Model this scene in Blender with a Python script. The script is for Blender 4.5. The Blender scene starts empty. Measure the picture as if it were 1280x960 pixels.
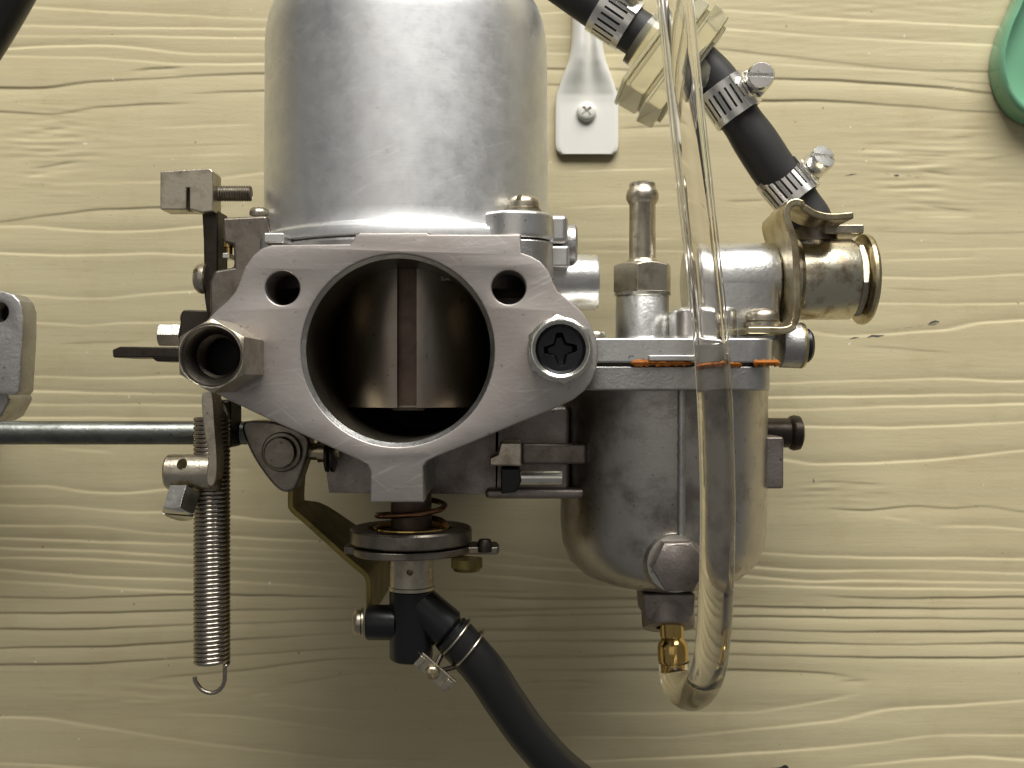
import bpy, bmesh, math, random
import numpy as np
from mathutils import Vector, Matrix, noise as mnoise
R = math.radians
PI = math.pi
random.seed(7)
S = 0.001                      # model units are millimetres; x right, y up, z out of the wall
CAMZ = 350.0                   # camera distance from the wall in mm

sc = bpy.context.scene
# ------------------------------------------------------------------ camera
cam = bpy.data.cameras.new('camera')
cam.lens = 36.0; cam.sensor_width = 36.0; cam.sensor_fit = 'HORIZONTAL'
cam.clip_start = 0.01; cam.clip_end = 20
cam.dof.use_dof = True; cam.dof.focus_distance = 0.262; cam.dof.aperture_fstop = 30
camo = bpy.data.objects.new('camera', cam); sc.collection.objects.link(camo)
camo.location = (0, -CAMZ * S, 0); camo.rotation_euler = (R(90), 0, 0)
sc.camera = camo
# ------------------------------------------------------------------ world and lamps
w = bpy.data.worlds.new('World'); sc.world = w; w.use_nodes = True
bg = w.node_tree.nodes['Background']
bg.inputs[0].default_value = (1.0, 0.98, 0.95, 1); bg.inputs[1].default_value = 0.125

def area(name, loc, target, sx, sy, power, col):
    l = bpy.data.lights.new(name, 'AREA'); l.shape = 'RECTANGLE'; l.size = sx; l.size_y = sy
    l.energy = power; l.color = col
    o = bpy.data.objects.new(name, l); sc.collection.objects.link(o)
    o.location = loc
    o.rotation_euler = (Vector(target) - Vector(loc)).to_track_quat('-Z', 'Y').to_euler()
    return o
area('window_light', (0.20, -0.66, 1.20), (0, -0.02, -0.02), 1.25, 0.7, 32.0, (1.0, 0.985, 0.94))
area('bounce_fill', (-0.35, -1.7, 0.35), (0, 0, 0), 1.5, 1.0, 1.4, (1.0, 0.92, 0.84))  # added fill from behind the camera, stands in for ceiling bounce
sc.view_settings.view_transform = 'Standard'; sc.view_settings.look = 'None'
sc.view_settings.exposure = 0.16; sc.view_settings.gamma = 1.0
sc.render.engine = 'CYCLES'
sc.cycles.use_denoising = True
sc.cycles.max_bounces = 12; sc.cycles.transmission_bounces = 10; sc.cycles.glossy_bounces = 6
sc.cycles.caustics_reflective = False
sc.cycles.sample_clamp_indirect = 6.0

# ------------------------------------------------------------------ materials
MATS = {}
def nodes(name):
    m = bpy.data.materials.new(name); m.use_nodes = True
    MATS[name] = m
    nt = m.node_tree
    return m, nt, nt.nodes['Principled BSDF']
def rgb(r, g, b):
    f = lambda c: ((c / 255 + 0.055) / 1.055) ** 2.4 if c > 10 else c / 255 / 12.92
    return (f(r), f(g), f(b), 1)
def mapped(nt, scale):
    tc = nt.nodes.new('ShaderNodeTexCoord'); mp = nt.nodes.new('ShaderNodeMapping')
    mp.inputs['Scale'].default_value = scale
    nt.links.new(tc.outputs['Object'], mp.inputs[0])
    return mp.outputs[0]
def noise_tex(nt, vec, scale, detail=4, rough=0.6):
    n = nt.nodes.new('ShaderNodeTexNoise'); n.inputs['Scale'].default_value = scale
    n.inputs['Detail'].default_value = detail; n.inputs['Roughness'].default_value = rough
    nt.links.new(vec, n.inputs['Vector'])
    return n.outputs['Fac']
def maprange(nt, fac, a, b, c, d):
    n = nt.nodes.new('ShaderNodeMapRange')
    for i, v in zip((1, 2, 3, 4), (a, b, c, d)): n.inputs[i].default_value = v
    nt.links.new(fac, n.inputs[0]); return n.outputs[0]
def mixcol(nt, fac, a, b, blend='MIX'):
    n = nt.nodes.new('ShaderNodeMix'); n.data_type = 'RGBA'; n.blend_type = blend
    if hasattr(fac, 'links'): nt.links.new(fac, n.inputs[0])
    else: n.inputs[0].default_value = fac
    for s, v in ((6, a), (7, b)):
        if hasattr(v, 'links'): nt.links.new(v, n.inputs[s])
        else: n.inputs[s].default_value = v
    return n.outputs[2]
def bump(nt, p, h, strength, dist, prev=None):
    n = nt.nodes.new('ShaderNodeBump'); n.inputs['Strength'].default_value = strength
    n.inputs['Distance'].default_value = dist
    nt.links.new(h, n.inputs['Height'])
    if prev is not None: nt.links.new(prev, n.inputs['Normal'])
    nt.links.new(n.outputs[0], p.inputs['Normal'])
    return n.outputs[0]
def metal(name, col, rough, stain=None, samt=0.5, sscale=70, lo=0.45, hi=0.7, grain=0.25, gscale=1600,
          gdist=0.00012, rvar=0.12, stretch=(1, 1, 1), metallic=1.0, spec=0.5, pits=0.55, iso=False, scr=0.0):
    m, nt, p = nodes(name)
    v = mapped(nt, (1, 1, 1)); vs = mapped(nt, stretch)
    big = noise_tex(nt, v, sscale, 6, 0.65)
    f = maprange(nt, big, lo, hi, 0, samt)
    fine = noise_tex(nt, vs, gscale, 3, 0.6)
    mid = noise_tex(nt, v if iso else vs, 190 if iso else gscale * 0.12, 6, 0.72)
    c = mixcol(nt, f, col, stain or tuple(x * 0.6 for x in col[:3]) + (1,))
    c = mixcol(nt, maprange(nt, mid, 0.35, 0.75, 0.0, 0.35), c, tuple(x * 0.62 for x in col[:3]) + (1,))
    for ang, sc_ in ((0.45, 1500), (-0.7, 1900), (0.06, 1700)) if scr else ():
        tc = nt.nodes.new('ShaderNodeTexCoord'); mp = nt.nodes.new('ShaderNodeMapping')
        mp.inputs['Rotation'].default_value = (0, ang, 0)
        nt.links.new(tc.outputs['Object'], mp.inputs[0])
        mp2 = nt.nodes.new('ShaderNodeMapping'); mp2.inputs['Scale'].default_value = (0.035, 0.035, 1)
        nt.links.new(mp.outputs[0], mp2.inputs[0])
        sn = noise_tex(nt, mp2.outputs[0], sc_, 2, 0.5)
        patch = maprange(nt, noise_tex(nt, v, 55 + sc_ * 0.01, 3, 0.6), 0.46, 0.62, 0, 1)
        sf = nt.nodes.new('ShaderNodeMath'); sf.operation = 'MULTIPLY'
        nt.links.new(maprange(nt, sn, 0.60, 0.70, 0, scr), sf.inputs[0]); nt.links.new(patch, sf.inputs[1])
        c = mixcol(nt, sf.outputs[0], c, tuple(min(1, x * 1.5 + 0.08) for x in col[:3]) + (1,))
    pit = noise_tex(nt, v, 620, 3, 0.55)
    c = mixcol(nt, maprange(nt, pit, 0.66, 0.74, 0, pits), c, (0.03, 0.025, 0.02, 1))
    nt.links.new(c, p.inputs['Base Color'])
    nt.links.new(maprange(nt, mid, 0.25, 0.8, max(0.02, rough - rvar), rough + rvar), p.inputs['Roughness'])
    p.inputs['Metallic'].default_value = metallic
    p.inputs['Specular IOR Level'].default_value = spec
    b = bump(nt, p, fine, grain, gdist)
    bump(nt, p, mid, grain * 0.8, gdist * 3, b)
    return m
def plain(name, col, rough, metallic=0.0, grain=0.1, gscale=900, var=0.25, trans=0.0, ior=1.45, coat=0.0, dist=0.0001):
    m, nt, p = nodes(name)
    v = mapped(nt, (1, 1, 1))
    n = noise_tex(nt, v, gscale, 4, 0.6); n2 = noise_tex(nt, v, 90, 5, 0.6)
    c = mixcol(nt, maprange(nt, n2, 0.35, 0.75, 0, var), col, tuple(x * 0.6 for x in col[:3]) + (1,))
    nt.links.new(c, p.inputs['Base Color'])
    nt.links.new(maprange(nt, n2, 0.3, 0.8, rough * 0.8, min(1, rough * 1.25)), p.inputs['Roughness'])
    p.inputs['Metallic'].default_value = metallic
    p.inputs['Transmission Weight'].default_value = trans; p.inputs['IOR'].default_value = ior
    p.inputs['Coat Weight'].default_value = coat; p.inputs['Coat Roughness'].default_value = 0.1
    if grain: bump(nt, p, n, grain, dist)
    return m

metal('machined', rgb(184, 178, 173), 0.48, rgb(168, 150, 140), 0.5, 45, 0.42, 0.7, 0.22, 1500, 0.00008, 0.07, (0.35, 1, 1), pits=0.4, scr=0.4)
metal('chamber', rgb(230, 230, 229), 0.47, rgb(184, 185, 190), 0.5, 34, 0.42, 0.68, 0.16, 2600, 0.00004, 0.09, (0.05, 0.05, 1), pits=0.12, iso=True, scr=0.26)
metal('cast', rgb(188, 186, 184), 0.42, rgb(120, 108, 98), 0.55, 80, 0.45, 0.75, 0.5, 1300, 0.00016, 0.1)
metal('cast_bright', rgb(222, 221, 218), 0.34, rgb(170, 168, 164), 0.4, 70, 0.45, 0.75, 0.4, 1300, 0.00012, 0.1)
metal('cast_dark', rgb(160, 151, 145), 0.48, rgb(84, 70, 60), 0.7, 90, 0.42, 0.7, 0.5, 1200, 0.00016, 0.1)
metal('bowl', rgb(192, 187, 181), 0.36, rgb(96, 84, 76), 0.75, 60, 0.47, 0.66, 0.35, 1300, 0.0001, 0.1)
metal('piston', rgb(160, 152, 142), 0.34, rgb(120, 104, 88), 0.5, 60, 0.42, 0.7, 0.2, 1200, 0.00006, 0.08, (1, 1, 0.15))
metal('bore', rgb(132, 125, 110), 0.38, rgb(70, 62, 52), 0.4, 60, 0.42, 0.7, 0.2, 1200, 0.00006, 0.08)
metal('zinc', rgb(222, 220, 210), 0.24, rgb(150, 142, 120), 0.4, 220, 0.5, 0.75, 0.2, 1500, 0.00006, 0.1)
metal('stainless', rgb(238, 236, 231), 0.27, rgb(190, 186, 178), 0.3, 200, 0.5, 0.8, 0.12, 1400, 0.00004, 0.06)
metal('old_zinc', rgb(198, 190, 172), 0.34, rgb(110, 92, 64), 0.65, 180, 0.45, 0.7, 0.45, 1300, 0.00012, 0.12)
metal('gold_zinc', rgb(200, 189, 156), 0.32, rgb(120, 90, 56), 0.7, 120, 0.46, 0.68, 0.4, 1300, 0.0001, 0.12)
metal('steel', rgb(142, 135, 124), 0.38, rgb(64, 48, 36), 0.6, 160, 0.45, 0.7, 0.4, 1300, 0.0001, 0.1)
metal('dark_steel', rgb(78, 72, 66), 0.42, rgb(46, 34, 26), 0.6, 150, 0.42, 0.7, 0.4, 1200, 0.0001, 0.1)
metal('union_zinc', rgb(214, 207, 184), 0.31, rgb(112, 74, 40), 0.8, 95, 0.50, 0.64, 0.4, 1300, 0.0001, 0.1)
metal('spring_steel', rgb(176, 168, 156), 0.26, rgb(96, 82, 66), 0.4, 240, 0.45, 0.7, 0.1, 1500, 0.00004, 0.06)
metal('black_metal', rgb(58, 58, 60), 0.36, rgb(36, 34, 34), 0.5, 150, 0.45, 0.7, 0.3, 1200, 0.0001, 0.08)
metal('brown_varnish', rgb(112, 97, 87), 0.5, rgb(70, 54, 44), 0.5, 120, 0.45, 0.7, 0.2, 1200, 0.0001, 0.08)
metal('rod', rgb(118, 120, 116), 0.40, rgb(56, 50, 44), 0.5, 120, 0.45, 0.7, 0.5, 1000, 0.00012, 0.08)
metal('brass', rgb(214, 182, 112), 0.16, rgb(150, 104, 40), 0.4, 200, 0.5, 0.75, 0.1, 1200, 0.00004, 0.05)
metal('copper', rgb(142, 104, 78), 0.30, rgb(80, 56, 40), 0.5, 200, 0.45, 0.7, 0.2, 1200, 0.00006, 0.08)
metal('olive_zinc', rgb(138, 124, 74), 0.40, rgb(62, 54, 34), 0.6, 140, 0.45, 0.7, 0.3, 1200, 0.0001, 0.1)
plain('black_plastic', (0.008, 0.008, 0.009, 1), 0.34, grain=0.12, gscale=1100)
plain('rubber', (0.030, 0.029, 0.028, 1), 0.52, grain=0.35, gscale=1400, dist=0.00012)
plain('hose_black', (0.012, 0.012, 0.012, 1), 0.36, grain=0.15, gscale=900)
plain('hole_shade', (0.006, 0.005, 0.005, 1), 0.6, grain=0)  # near-black colour that paints in the shade deep inside openings
plain('gasket', rgb(176, 104, 34), 0.75, grain=0.8, gscale=900, var=0.6, dist=0.0003)
plain('white_paint', rgb(232, 230, 222), 0.38, grain=0.06, var=0.10)
plain('green_plastic', rgb(112, 164, 132), 0.16, grain=0.03, var=0.08, coat=0.5)
plain('filter_plastic', rgb(250, 244, 214), 0.14, trans=0.80, ior=1.42, grain=0.25, gscale=500, var=0.12)
plain('clear_tube', (0.985, 0.97, 0.945, 1), 0.05, trans=1.0, ior=1.40, grain=0.04, gscale=300, var=0.0)
plain('clear_fluid', (0.97, 0.95, 0.88, 1), 0.0, trans=1.0, ior=1.36, grain=0, var=0.0)
plain('ink', (0.05, 0.055, 0.07, 1), 0.6, grain=0)

def wall_material():
    m, nt, p = nodes('painted_siding')
    v = mapped(nt, (1, 1, 1)); vs = mapped(nt, (0.12, 1, 1))
    blot = noise_tex(nt, mapped(nt, (0.4, 1, 1)), 14, 5, 0.6)
    c = mixcol(nt, maprange(nt, blot, 0.3, 0.7, 0, 1), rgb(201, 190, 154), rgb(191, 178, 141))
    speck = noise_tex(nt, v, 420, 2, 0.5)
    c = mixcol(nt, maprange(nt, speck, 0.735, 0.76, 0, 0.55), c, rgb(80, 66, 44))
    speck2 = noise_tex(nt, mapped(nt, (1.0, 1.0, 1.0)), 333, 2, 0.5)
    c = mixcol(nt, maprange(nt, speck2, 0.745, 0.77, 0, 0.6), c, rgb(240, 236, 222))
    dust = noise_tex(nt, v, 60, 6, 0.7)
    c = mixcol(nt, maprange(nt, dust, 0.52, 0.8, 0, 0.35), c, rgb(168, 150, 110))
    fib = noise_tex(nt, mapped(nt, (0.03, 1, 1)), 900, 4, 0.7)
    c = mixcol(nt, maprange(nt, fib, 0.5, 0.78, 0, 0.30), c, rgb(164, 148, 106))
    gr = noise_tex(nt, mapped(nt, (0.25, 1, 1)), 210, 6, 0.75)
    c = mixcol(nt, maprange(nt, gr, 0.60, 0.80, 0, 0.35), c, rgb(146, 128, 88))
    nt.links.new(c, p.inputs['Base Color'])
    p.inputs['Roughness'].default_value = 0.55
    p.inputs['Specular IOR Level'].default_value = 0.35
    g1 = noise_tex(nt, vs, 420, 5, 0.65)
    b = bump(nt, p, g1, 0.34, 0.00028)
    g2 = noise_tex(nt, v, 1500, 3, 0.6)
    bump(nt, p, g2, 0.35, 0.00012, b)
wall_material()

# ------------------------------------------------------------------ mesh helpers
def P(px, py, z):
    k = (CAMZ - z) / 1280.0
    return Vector(((px - 640) * k, (480 - py) * k, z))
def frame(axis):
    a = Vector(axis).normalized()
    up = Vector((0, 1, 0)) if abs(a.y) < 0.9 else Vector((0, 0, 1))
    u = up.cross(a).normalized(); v = a.cross(u).normalized()
    return a, u, v
def catmull(pts, n):
    pts = [Vector(p) for p in pts]
    if n <= 1: return pts
    q = [pts[0] * 2 - pts[1]] + pts + [pts[-1] * 2 - pts[-2]]
    out = []
    for i in range(1, len(q) - 2):
        a, b, c, d = q[i - 1], q[i], q[i + 1], q[i + 2]
        for k in range(n):
            t = k / n
            out.append(0.5 * ((2 * b) + (c - a) * t + (2 * a - 5 * b + 4 * c - d) * t * t + (3 * b - a - 3 * c + d) * t ** 3))
    out.append(pts[-1].copy())
    return out
class MB:
    def __init__(s): s.v = []; s.f = []
    def add(s, v, f):
        o = len(s.v); s.v += [Vector(x) for x in v]; s.f += [tuple(i + o for i in q) for q in f]
        return s
    def lathe(s, prof, org, axis, seg=48, phase=0.0, loop=False):
        """prof: (radius, distance along axis)"""
        a, u, v = frame(axis); org = Vector(org); V = []; F = []; n = len(prof)
        for r, t in prof:
            for k in range(seg):
                th = 2 * PI * k / seg + phase
                V.append(org + a * t + (u * math.cos(th) + v * math.sin(th)) * r)
        rng = n if loop else n - 1
        for i in range(rng):
            j = (i + 1) % n
            for k in range(seg):
                k2 = (k + 1) % seg
                F.append((i * seg + k, i * seg + k2, j * seg + k2, j * seg + k))
        if not loop:
            if prof[0][0] > 1e-6: F.append(tuple(reversed(range(seg))))
            if prof[-1][0] > 1e-6: F.append(tuple((n - 1) * seg + k for k in range(seg)))
        return s.add(V, F)
    def hexa(s, org, axis, rad, h, phase=0.0, cham=0.12, hole=0.0, both=False):
        """hexagon nut or bolt head with a turned chamfer, rad = corner radius"""
        a, u, v = frame(axis); org = Vector(org); V = []; F = []; N = 24
        def ring(fr, t, mx=1.0):
            for k in range(N):
                th = 2 * PI * k / N
                loc = ((th + PI / 6) % (PI / 3)) - PI / 6
                hr = rad * math.cos(PI / 6) / math.cos(((th) % (PI / 3)) - PI / 6)
                r = hr if fr is None else fr
                r = min(r, hr)
                tt = t
                if fr is None and mx != 1.0:
                    tt = t - (hr - rad * math.cos(PI / 6)) * 0.62 * mx
                V.append(org + a * tt + (u * math.cos(th + phase) + v * math.sin(th + phase)) * r)
        ring(None, 0.0)
        ring(None, h - 0.02 * rad, 1.01)
        ring(rad * 0.84, h)
        n = 3
        if hole > 0:
            ring(hole * 1.12, h); ring(hole, h - 0.6); ring(hole, 0); n = 6
        for i in range(n - 1):
            for k in range(N):
                k2 = (k + 1) % N
                F.append((i * N + k, i * N + k2, (i + 1) * N + k2, (i + 1) * N + k))
        if hole == 0:
            F.append(tuple(reversed(range(N)))); F.append(tuple((n - 1) * N + k for k in range(N)))
        else:
            for k in range(N):
                k2 = (k + 1) % N
                F.append(((n - 1) * N + k, (n - 1) * N + k2, k2, k))
        return s.add(V, F)
    def box(s, a, b):
        x0, y0, z0 = (min(a[i], b[i]) for i in range(3)); x1, y1, z1 = (max(a[i], b[i]) for i in range(3))
        V = [(x0,y0,z0),(x1,y0,z0),(x1,y1,z0),(x0,y1,z0),(x0,y0,z1),(x1,y0,z1),(x1,y1,z1),(x0,y1,z1)]
        return s.add(V, [(3,2,1,0),(4,5,6,7),(0,1,5,4),(1,2,6,5),(2,3,7,6),(3,0,4,7)])
    def obox(s, c, ax, ay, az, sx, sy, sz):
        c = Vector(c); ax, ay, az = (Vector(q).normalized() for q in (ax, ay, az)); V = []
        for k in (-1, 1):
            for (i, j) in ((-1,-1),(1,-1),(1,1),(-1,1)):
                V.append(c + ax * i * sx / 2 + ay * j * sy / 2 + az * k * sz / 2)
        return s.add(V, [(3,2,1,0),(4,5,6,7),(0,1,5,4),(1,2,6,5),(2,3,7,6),(3,0,4,7)])
    def prism(s, poly, t0, t1, plane='xy'):
        """poly: 2-D points, extruded from t0 to t1 along the third axis"""
        def mk(p, t):
            if plane == 'xy': return (p[0], p[1], t)
            if plane == 'xz': return (p[0], t, p[1])
            return (t, p[0], p[1])
        n = len(poly); V = [mk(p, t0) for p in poly] + [mk(p, t1) for p in poly]
        F = [tuple(reversed(range(n))), tuple(range(n, 2 * n))]
        for i in range(n):
            j = (i + 1) % n; F.append((i, j, n + j, n + i))
        return s.add(V, F)
    def sweep(s, pts, rad, seg=16, caps=True, flat=None, closed=False):
        """tube along pts; rad number or function of 0..1; flat=(width dir, half thick, half width) gives a ribbon"""
        pts = [Vector(p) for p in pts]; n = len(pts); V = []; F = []
        T = [(pts[min(i + 1, n - 1)] - pts[max(i - 1, 0)]).normalized() for i in range(n)]
        a, u, v = frame(T[0])
        for i in range(n):
            t = T[i]
            u = (u - t * u.dot(t)).normalized(); v = t.cross(u)
            r = rad(i / (n - 1)) if callable(rad) else rad
            for k in range(seg):
                th = 2 * PI * k / seg
                V.append(pts[i] + (u * math.cos(th) + v * math.sin(th)) * r)
        for i in range(n - 1):
            for k in range(seg):
                k2 = (k + 1) % seg
                F.append((i * seg + k, i * seg + k2, (i + 1) * seg + k2, (i + 1) * seg + k))
        if caps:
            F.append(tuple(reversed(range(seg)))); F.append(tuple((n - 1) * seg + k for k in range(seg)))
        return s.add(V, F)
    def ribbon(s, pts, wdir, thick, z0, z1):
        """flat strip: path in xy, thickness in plane, spanning z0..z1 (numbers or per-point functions)"""
        pts = [Vector((p[0], p[1], 0)) for p in pts]; n = len(pts); V = []; F = []
        for i in range(n):
            t = (pts[min(i + 1, n - 1)] - pts[max(i - 1, 0)]).normalized(); nn = Vector((-t.y, t.x, 0)) * thick / 2
            a = z0(i / (n - 1)) if callable(z0) else z0; b = z1(i / (n - 1)) if callable(z1) else z1
            for off, z in ((nn, a), (-nn, a), (-nn, b), (nn, b)):
                q = pts[i] + off; V.append((q.x, q.y, z))
        for i in range(n - 1):
            for k in range(4):
                k2 = (k + 1) % 4
                F.append((i * 4 + k, i * 4 + k2, (i + 1) * 4 + k2, (i + 1) * 4 + k))
        F.append((3, 2, 1, 0)); F.append(tuple((n - 1) * 4 + k for k in range(4)))
        return s.add(V, F)
    def mesh(s, name='mesh', off=Vector((0, 0, 0))):
        me = bpy.data.meshes.new(name)
        me.from_pydata([((v.x - off.x) * S, -(v.z - off.z) * S, (v.y - off.y) * S) for v in s.v], [], s.f)
        bm = bmesh.new(); bm.from_mesh(me); bmesh.ops.recalc_face_normals(bm, faces=bm.faces); bm.to_mesh(me); bm.free()
        return me
    def build(s, name, mat, parent=None, bevel=0.0, sharp=38, cut=None, bseg=2, label=None):
        off = ROOT.get(parent.name, Vector((0, 0, 0))) if parent else Vector((0, 0, 0))
        me = s.mesh(name, off)
        if cut is not None:
            me = boolean(me, cut.mesh('cutter', off))
        return finish(me, name, mat, parent, bevel, sharp, bseg, off, label)
ROOT = {}
def finish(me, name, mat, parent, bevel, sharp, bseg, off, label=None):
    me.name = name
    me.materials.clear(); me.materials.append(MATS[mat])
    me.shade_smooth(); me.set_sharp_from_angle(angle=R(sharp))
    o = bpy.data.objects.new(name, me); sc.collection.objects.link(o)
    if bevel:
        b = o.modifiers.new('bevel', 'BEVEL'); b.width = bevel * S; b.segments = bseg
        b.limit_method = 'ANGLE'; b.angle_limit = R(34); b.use_clamp_overlap = True
        b.harden_normals = True
    if parent: o.parent = parent
    ROOT[o.name] = off
    if label: o['label'] = label
    return o
def boolean(me, cme):
    a = bpy.data.objects.new('tmp_a', me); b = bpy.data.objects.new('tmp_b', cme)
    sc.collection.objects.link(a); sc.collection.objects.link(b)
    md = a.modifiers.new('b', 'BOOLEAN'); md.object = b; md.operation = 'DIFFERENCE'; md.solver = 'EXACT'
    bpy.context.view_layer.update()
    dg = bpy.context.evaluated_depsgraph_get()
    out = bpy.data.meshes.new_from_object(a.evaluated_get(dg))
    bpy.data.objects.remove(a); bpy.data.objects.remove(b)
    return out
def plate(name, mat, parent, outer, holes, z0, z1, bevel, label=None):
    """flat plate in xy with round holes ((x, y, r), ...) and softened edges"""
    off = ROOT.get(parent.name, Vector((0, 0, 0)))
    cu = bpy.data.curves.new('tmp', 'CURVE'); cu.dimensions = '2D'; cu.fill_mode = 'BOTH'
    th = (z1 - z0) / 2
    cu.extrude = th - bevel; cu.bevel_depth = bevel; cu.bevel_resolution = 2; cu.offset = -bevel
    loops = [outer] + [[(hx + hr * math.cos(2 * PI * k / 72), hy + hr * math.sin(2 * PI * k / 72)) for k in range(72)] for hx, hy, hr in holes]
    for lp in loops:
        sp = cu.splines.new('POLY'); sp.points.add(len(lp) - 1); sp.use_cyclic_u = True
        for q, pt in zip(lp, sp.points): pt.co = (q[0], q[1], 0, 1)
    o = bpy.data.objects.new('tmp', cu); sc.collection.objects.link(o)
    bpy.context.view_layer.update()
    me = bpy.data.meshes.new_from_object(o.evaluated_get(bpy.context.evaluated_depsgraph_get()))
    bpy.data.objects.remove(o)
    zc = (z0 + z1) / 2
    for v in me.vertices:
        x, y, z = v.co
        v.co = ((x - off.x) * S, -(z + zc - off.z) * S, (y - off.y) * S)
    bm = bmesh.new(); bm.from_mesh(me); bmesh.ops.remove_doubles(bm, verts=bm.verts, dist=1e-6)
    bmesh.ops.recalc_face_normals(bm, faces=bm.faces); bm.to_mesh(me); bm.free()
    return finish(me, name, mat, parent, 0, 18, 2, off, label)
def empty(name, loc, label, cat, group=None):
    o = bpy.data.objects.new(name, None); sc.collection.objects.link(o)
    loc = Vector(loc); o.location = (loc.x * S, -loc.z * S, loc.y * S); o.empty_display_size = 0.01
    o['label'] = label; o['category'] = cat
    if group: o['group'] = group
    ROOT[o.name] = loc
    return o
def tag(o, label, cat, group=None):
    o['label'] = label; o['category'] = cat
    if group: o['group'] = group
def circ(cx, cy, r, n=24, a0=0, a1=360):
    return [(cx + r * math.cos(R(a0 + (a1 - a0) * k / n)), cy + r * math.sin(R(a0 + (a1 - a0) * k / n))) for k in range(n + (0 if a1 - a0 == 360 else 1))]
def pxpoly(pts, z, n=1, closed=True):
    q = [P(x, y, z) for x, y in pts]
    if n > 1:
        m = len(q); out = []
        for i in range(m):
            a, b, c, d = q[i - 1], q[i], q[(i + 1) % m], q[(i + 2) % m]
            for k in range(n):
                t = k / n
                out.append(0.5 * ((2 * b) + (c - a) * t + (2 * a - 5 * b + 4 * c - d) * t * t + (3 * b - a - 3 * c + d) * t ** 3))
        q = out
    return [(p.x, p.y) for p in q]
def rrect(x0, y0, x1, y1, r, n=6):
    out = []
    for cx, cy, a in ((x1 - r, y1 - r, 0), (x0 + r, y1 - r, 90), (x0 + r, y0 + r, 180), (x1 - r, y0 + r, 270)):
        out += circ(cx, cy, r, n, a, a + 90)
    return out
def pan_head(name, mat, parent, org, axis, rad, h, washer=0.0, cross=True, phase=0.4, label=None):
    a, u, v = frame(axis); m = MB(); org = Vector(org)
    t0 = 0
    if washer:
        MB().lathe([(rad * 0.3, 0), (rad * 1.12, 0), (rad * 1.12, washer), (rad * 0.3, washer)], org, axis, 32).build('washer', mat, parent)
        t0 = washer + 0.03
    prof = [(rad * 0.9, t0), (rad, t0 + h * 0.1), (rad, t0 + h * 0.42), (rad * 0.93, t0 + h * 0.68), (rad * 0.76, t0 + h * 0.88), (rad * 0.5, t0 + h), (0.001, t0 + h * 1.03)]
    m.lathe(prof, org, axis, 32)
    c = None
    if cross:
        c = MB(); uu = u * math.cos(phase) + v * math.sin(phase); vv = a.cross(uu)
        ce = org + a * (t0 + h * 0.95)
        if cross == 'slot':
            c.obox(ce, uu, vv, a, rad * 2.6, rad * 0.32, h * 0.9)
        else:
            for d1, d2 in ((uu, vv), (vv, uu)):
                c2 = MB().obox(ce, d1, d2, a, rad * 1.15, rad * 0.26, h * 0.95)
                if c.v: pass
                c.v2 = None
            # one cross-shaped prism
            q = rad * 0.58; e = rad * 0.13
            pts = [(q, -e), (q, e), (e, e), (e, q), (-e, q), (-e, e), (-q, e), (-q, -e), (-e, -e), (-e, -q), (e, -q), (e, -e)]
            V = [ce + uu * x + vv * y - a * h * 0.45 for x, y in pts] + [ce + uu * x + vv * y + a * h * 0.5 for x, y in pts]
            F = [tuple(reversed(range(12))), tuple(range(12, 24))] + [(i, (i + 1) % 12, 12 + (i + 1) % 12, 12 + i) for i in range(12)]
            c = MB().add(V, F)
    return m.build(name, mat, parent, sharp=40, cut=c, label=label)

# ------------------------------------------------------------------ the wall: embossed wood grain siding
GR = []   # (kind +1 bright-facing / -1 dark-facing, strength, points in picture grid at the wall plane)
def g(kind, st, *pts): GR.append((kind, st, pts))
B, D = 1, -1
g(B,.6,(-80,6),(37,9),(160,16),(330,24),(520,22)); g(B,.7,(-80,31),(24,32),(160,34.5),(332,36),(520,38)); g(B,.7,(-80,45),(10,45),(160,45),(332,48),(520,52))
g(B,1,(-80,62),(0,61),(60,57.5),(149,57),(239,67.5),(332,68),(520,66)); g(B,.8,(-80,69),(0,70),(122,72),(212,80),(332,80),(520,82))
g(D,.7,(159,90),(186,85.5),(234,83)); g(D,1,(-80,106),(0,109),(53,110),(112,102),(186,98),(266,93.5),(332,91.5),(500,90))
g(D,1,(223,118),(266,115),(332,113),(500,110)); g(D,1,(-80,138),(0,139),(61,143),(93,139),(114,134),(186,130),(252,128))
g(D,.6,(45,163),(88,158)); g(D,.6,(37,211),(70,206),(100,200)); g(B,.5,(20,172),(48,178)); g(B,.5,(55,196),(84,198)); g(D,.4,(70,152),(95,152)); g(B,.5,(30,222),(60,217))
g(B,.5,(53,230),(200,228),(260,225)); g(B,.6,(250,226),(279,223),(330,216),(450,212)); g(D,.3,(100,186),(340,178)); g(B,.35,(180,160),(330,155)); g(B,.3,(160,196),(330,192))
g(D,.7,(-80,284),(0,277),(62,269),(125,261),(200,259),(300,258)); g(B,.8,(-80,283),(0,283),(37,283),(109,289),(187,289),(253,283),(420,282))
g(B,.9,(-80,315),(0,316),(62,319),(125,319),(187,316),(253,319),(420,320)); g(B,.9,(-80,368),(28,369),(78,372),(125,374),(172,369),(234,364),(420,360))
g(B,.8,(-80,402),(0,402),(47,403),(103,408),(156,403),(215,403),(400,402)); g(D,.25,(60,430),(200,426)); g(B,.9,(-80,470),(0,470),(47,470.6),(125,473),(219,470.6),(420,474))
g(B,.9,(-80,487),(0,488),(41,489),(125,491),(250,494),(420,498)); g(B,.9,(-80,505),(0,505),(41,505.6),(250,506.5),(420,512)); g(B,.8,(-80,522),(0,522),(250,523),(420,530))
g(B,.5,(60,560),(150,566)); g(B,.5,(285,586),(312,588)); g(B,1,(-80,606),(0,607),(66,608),(95,613),(112,616),(165,616),(204,612),(300,606))
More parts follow.
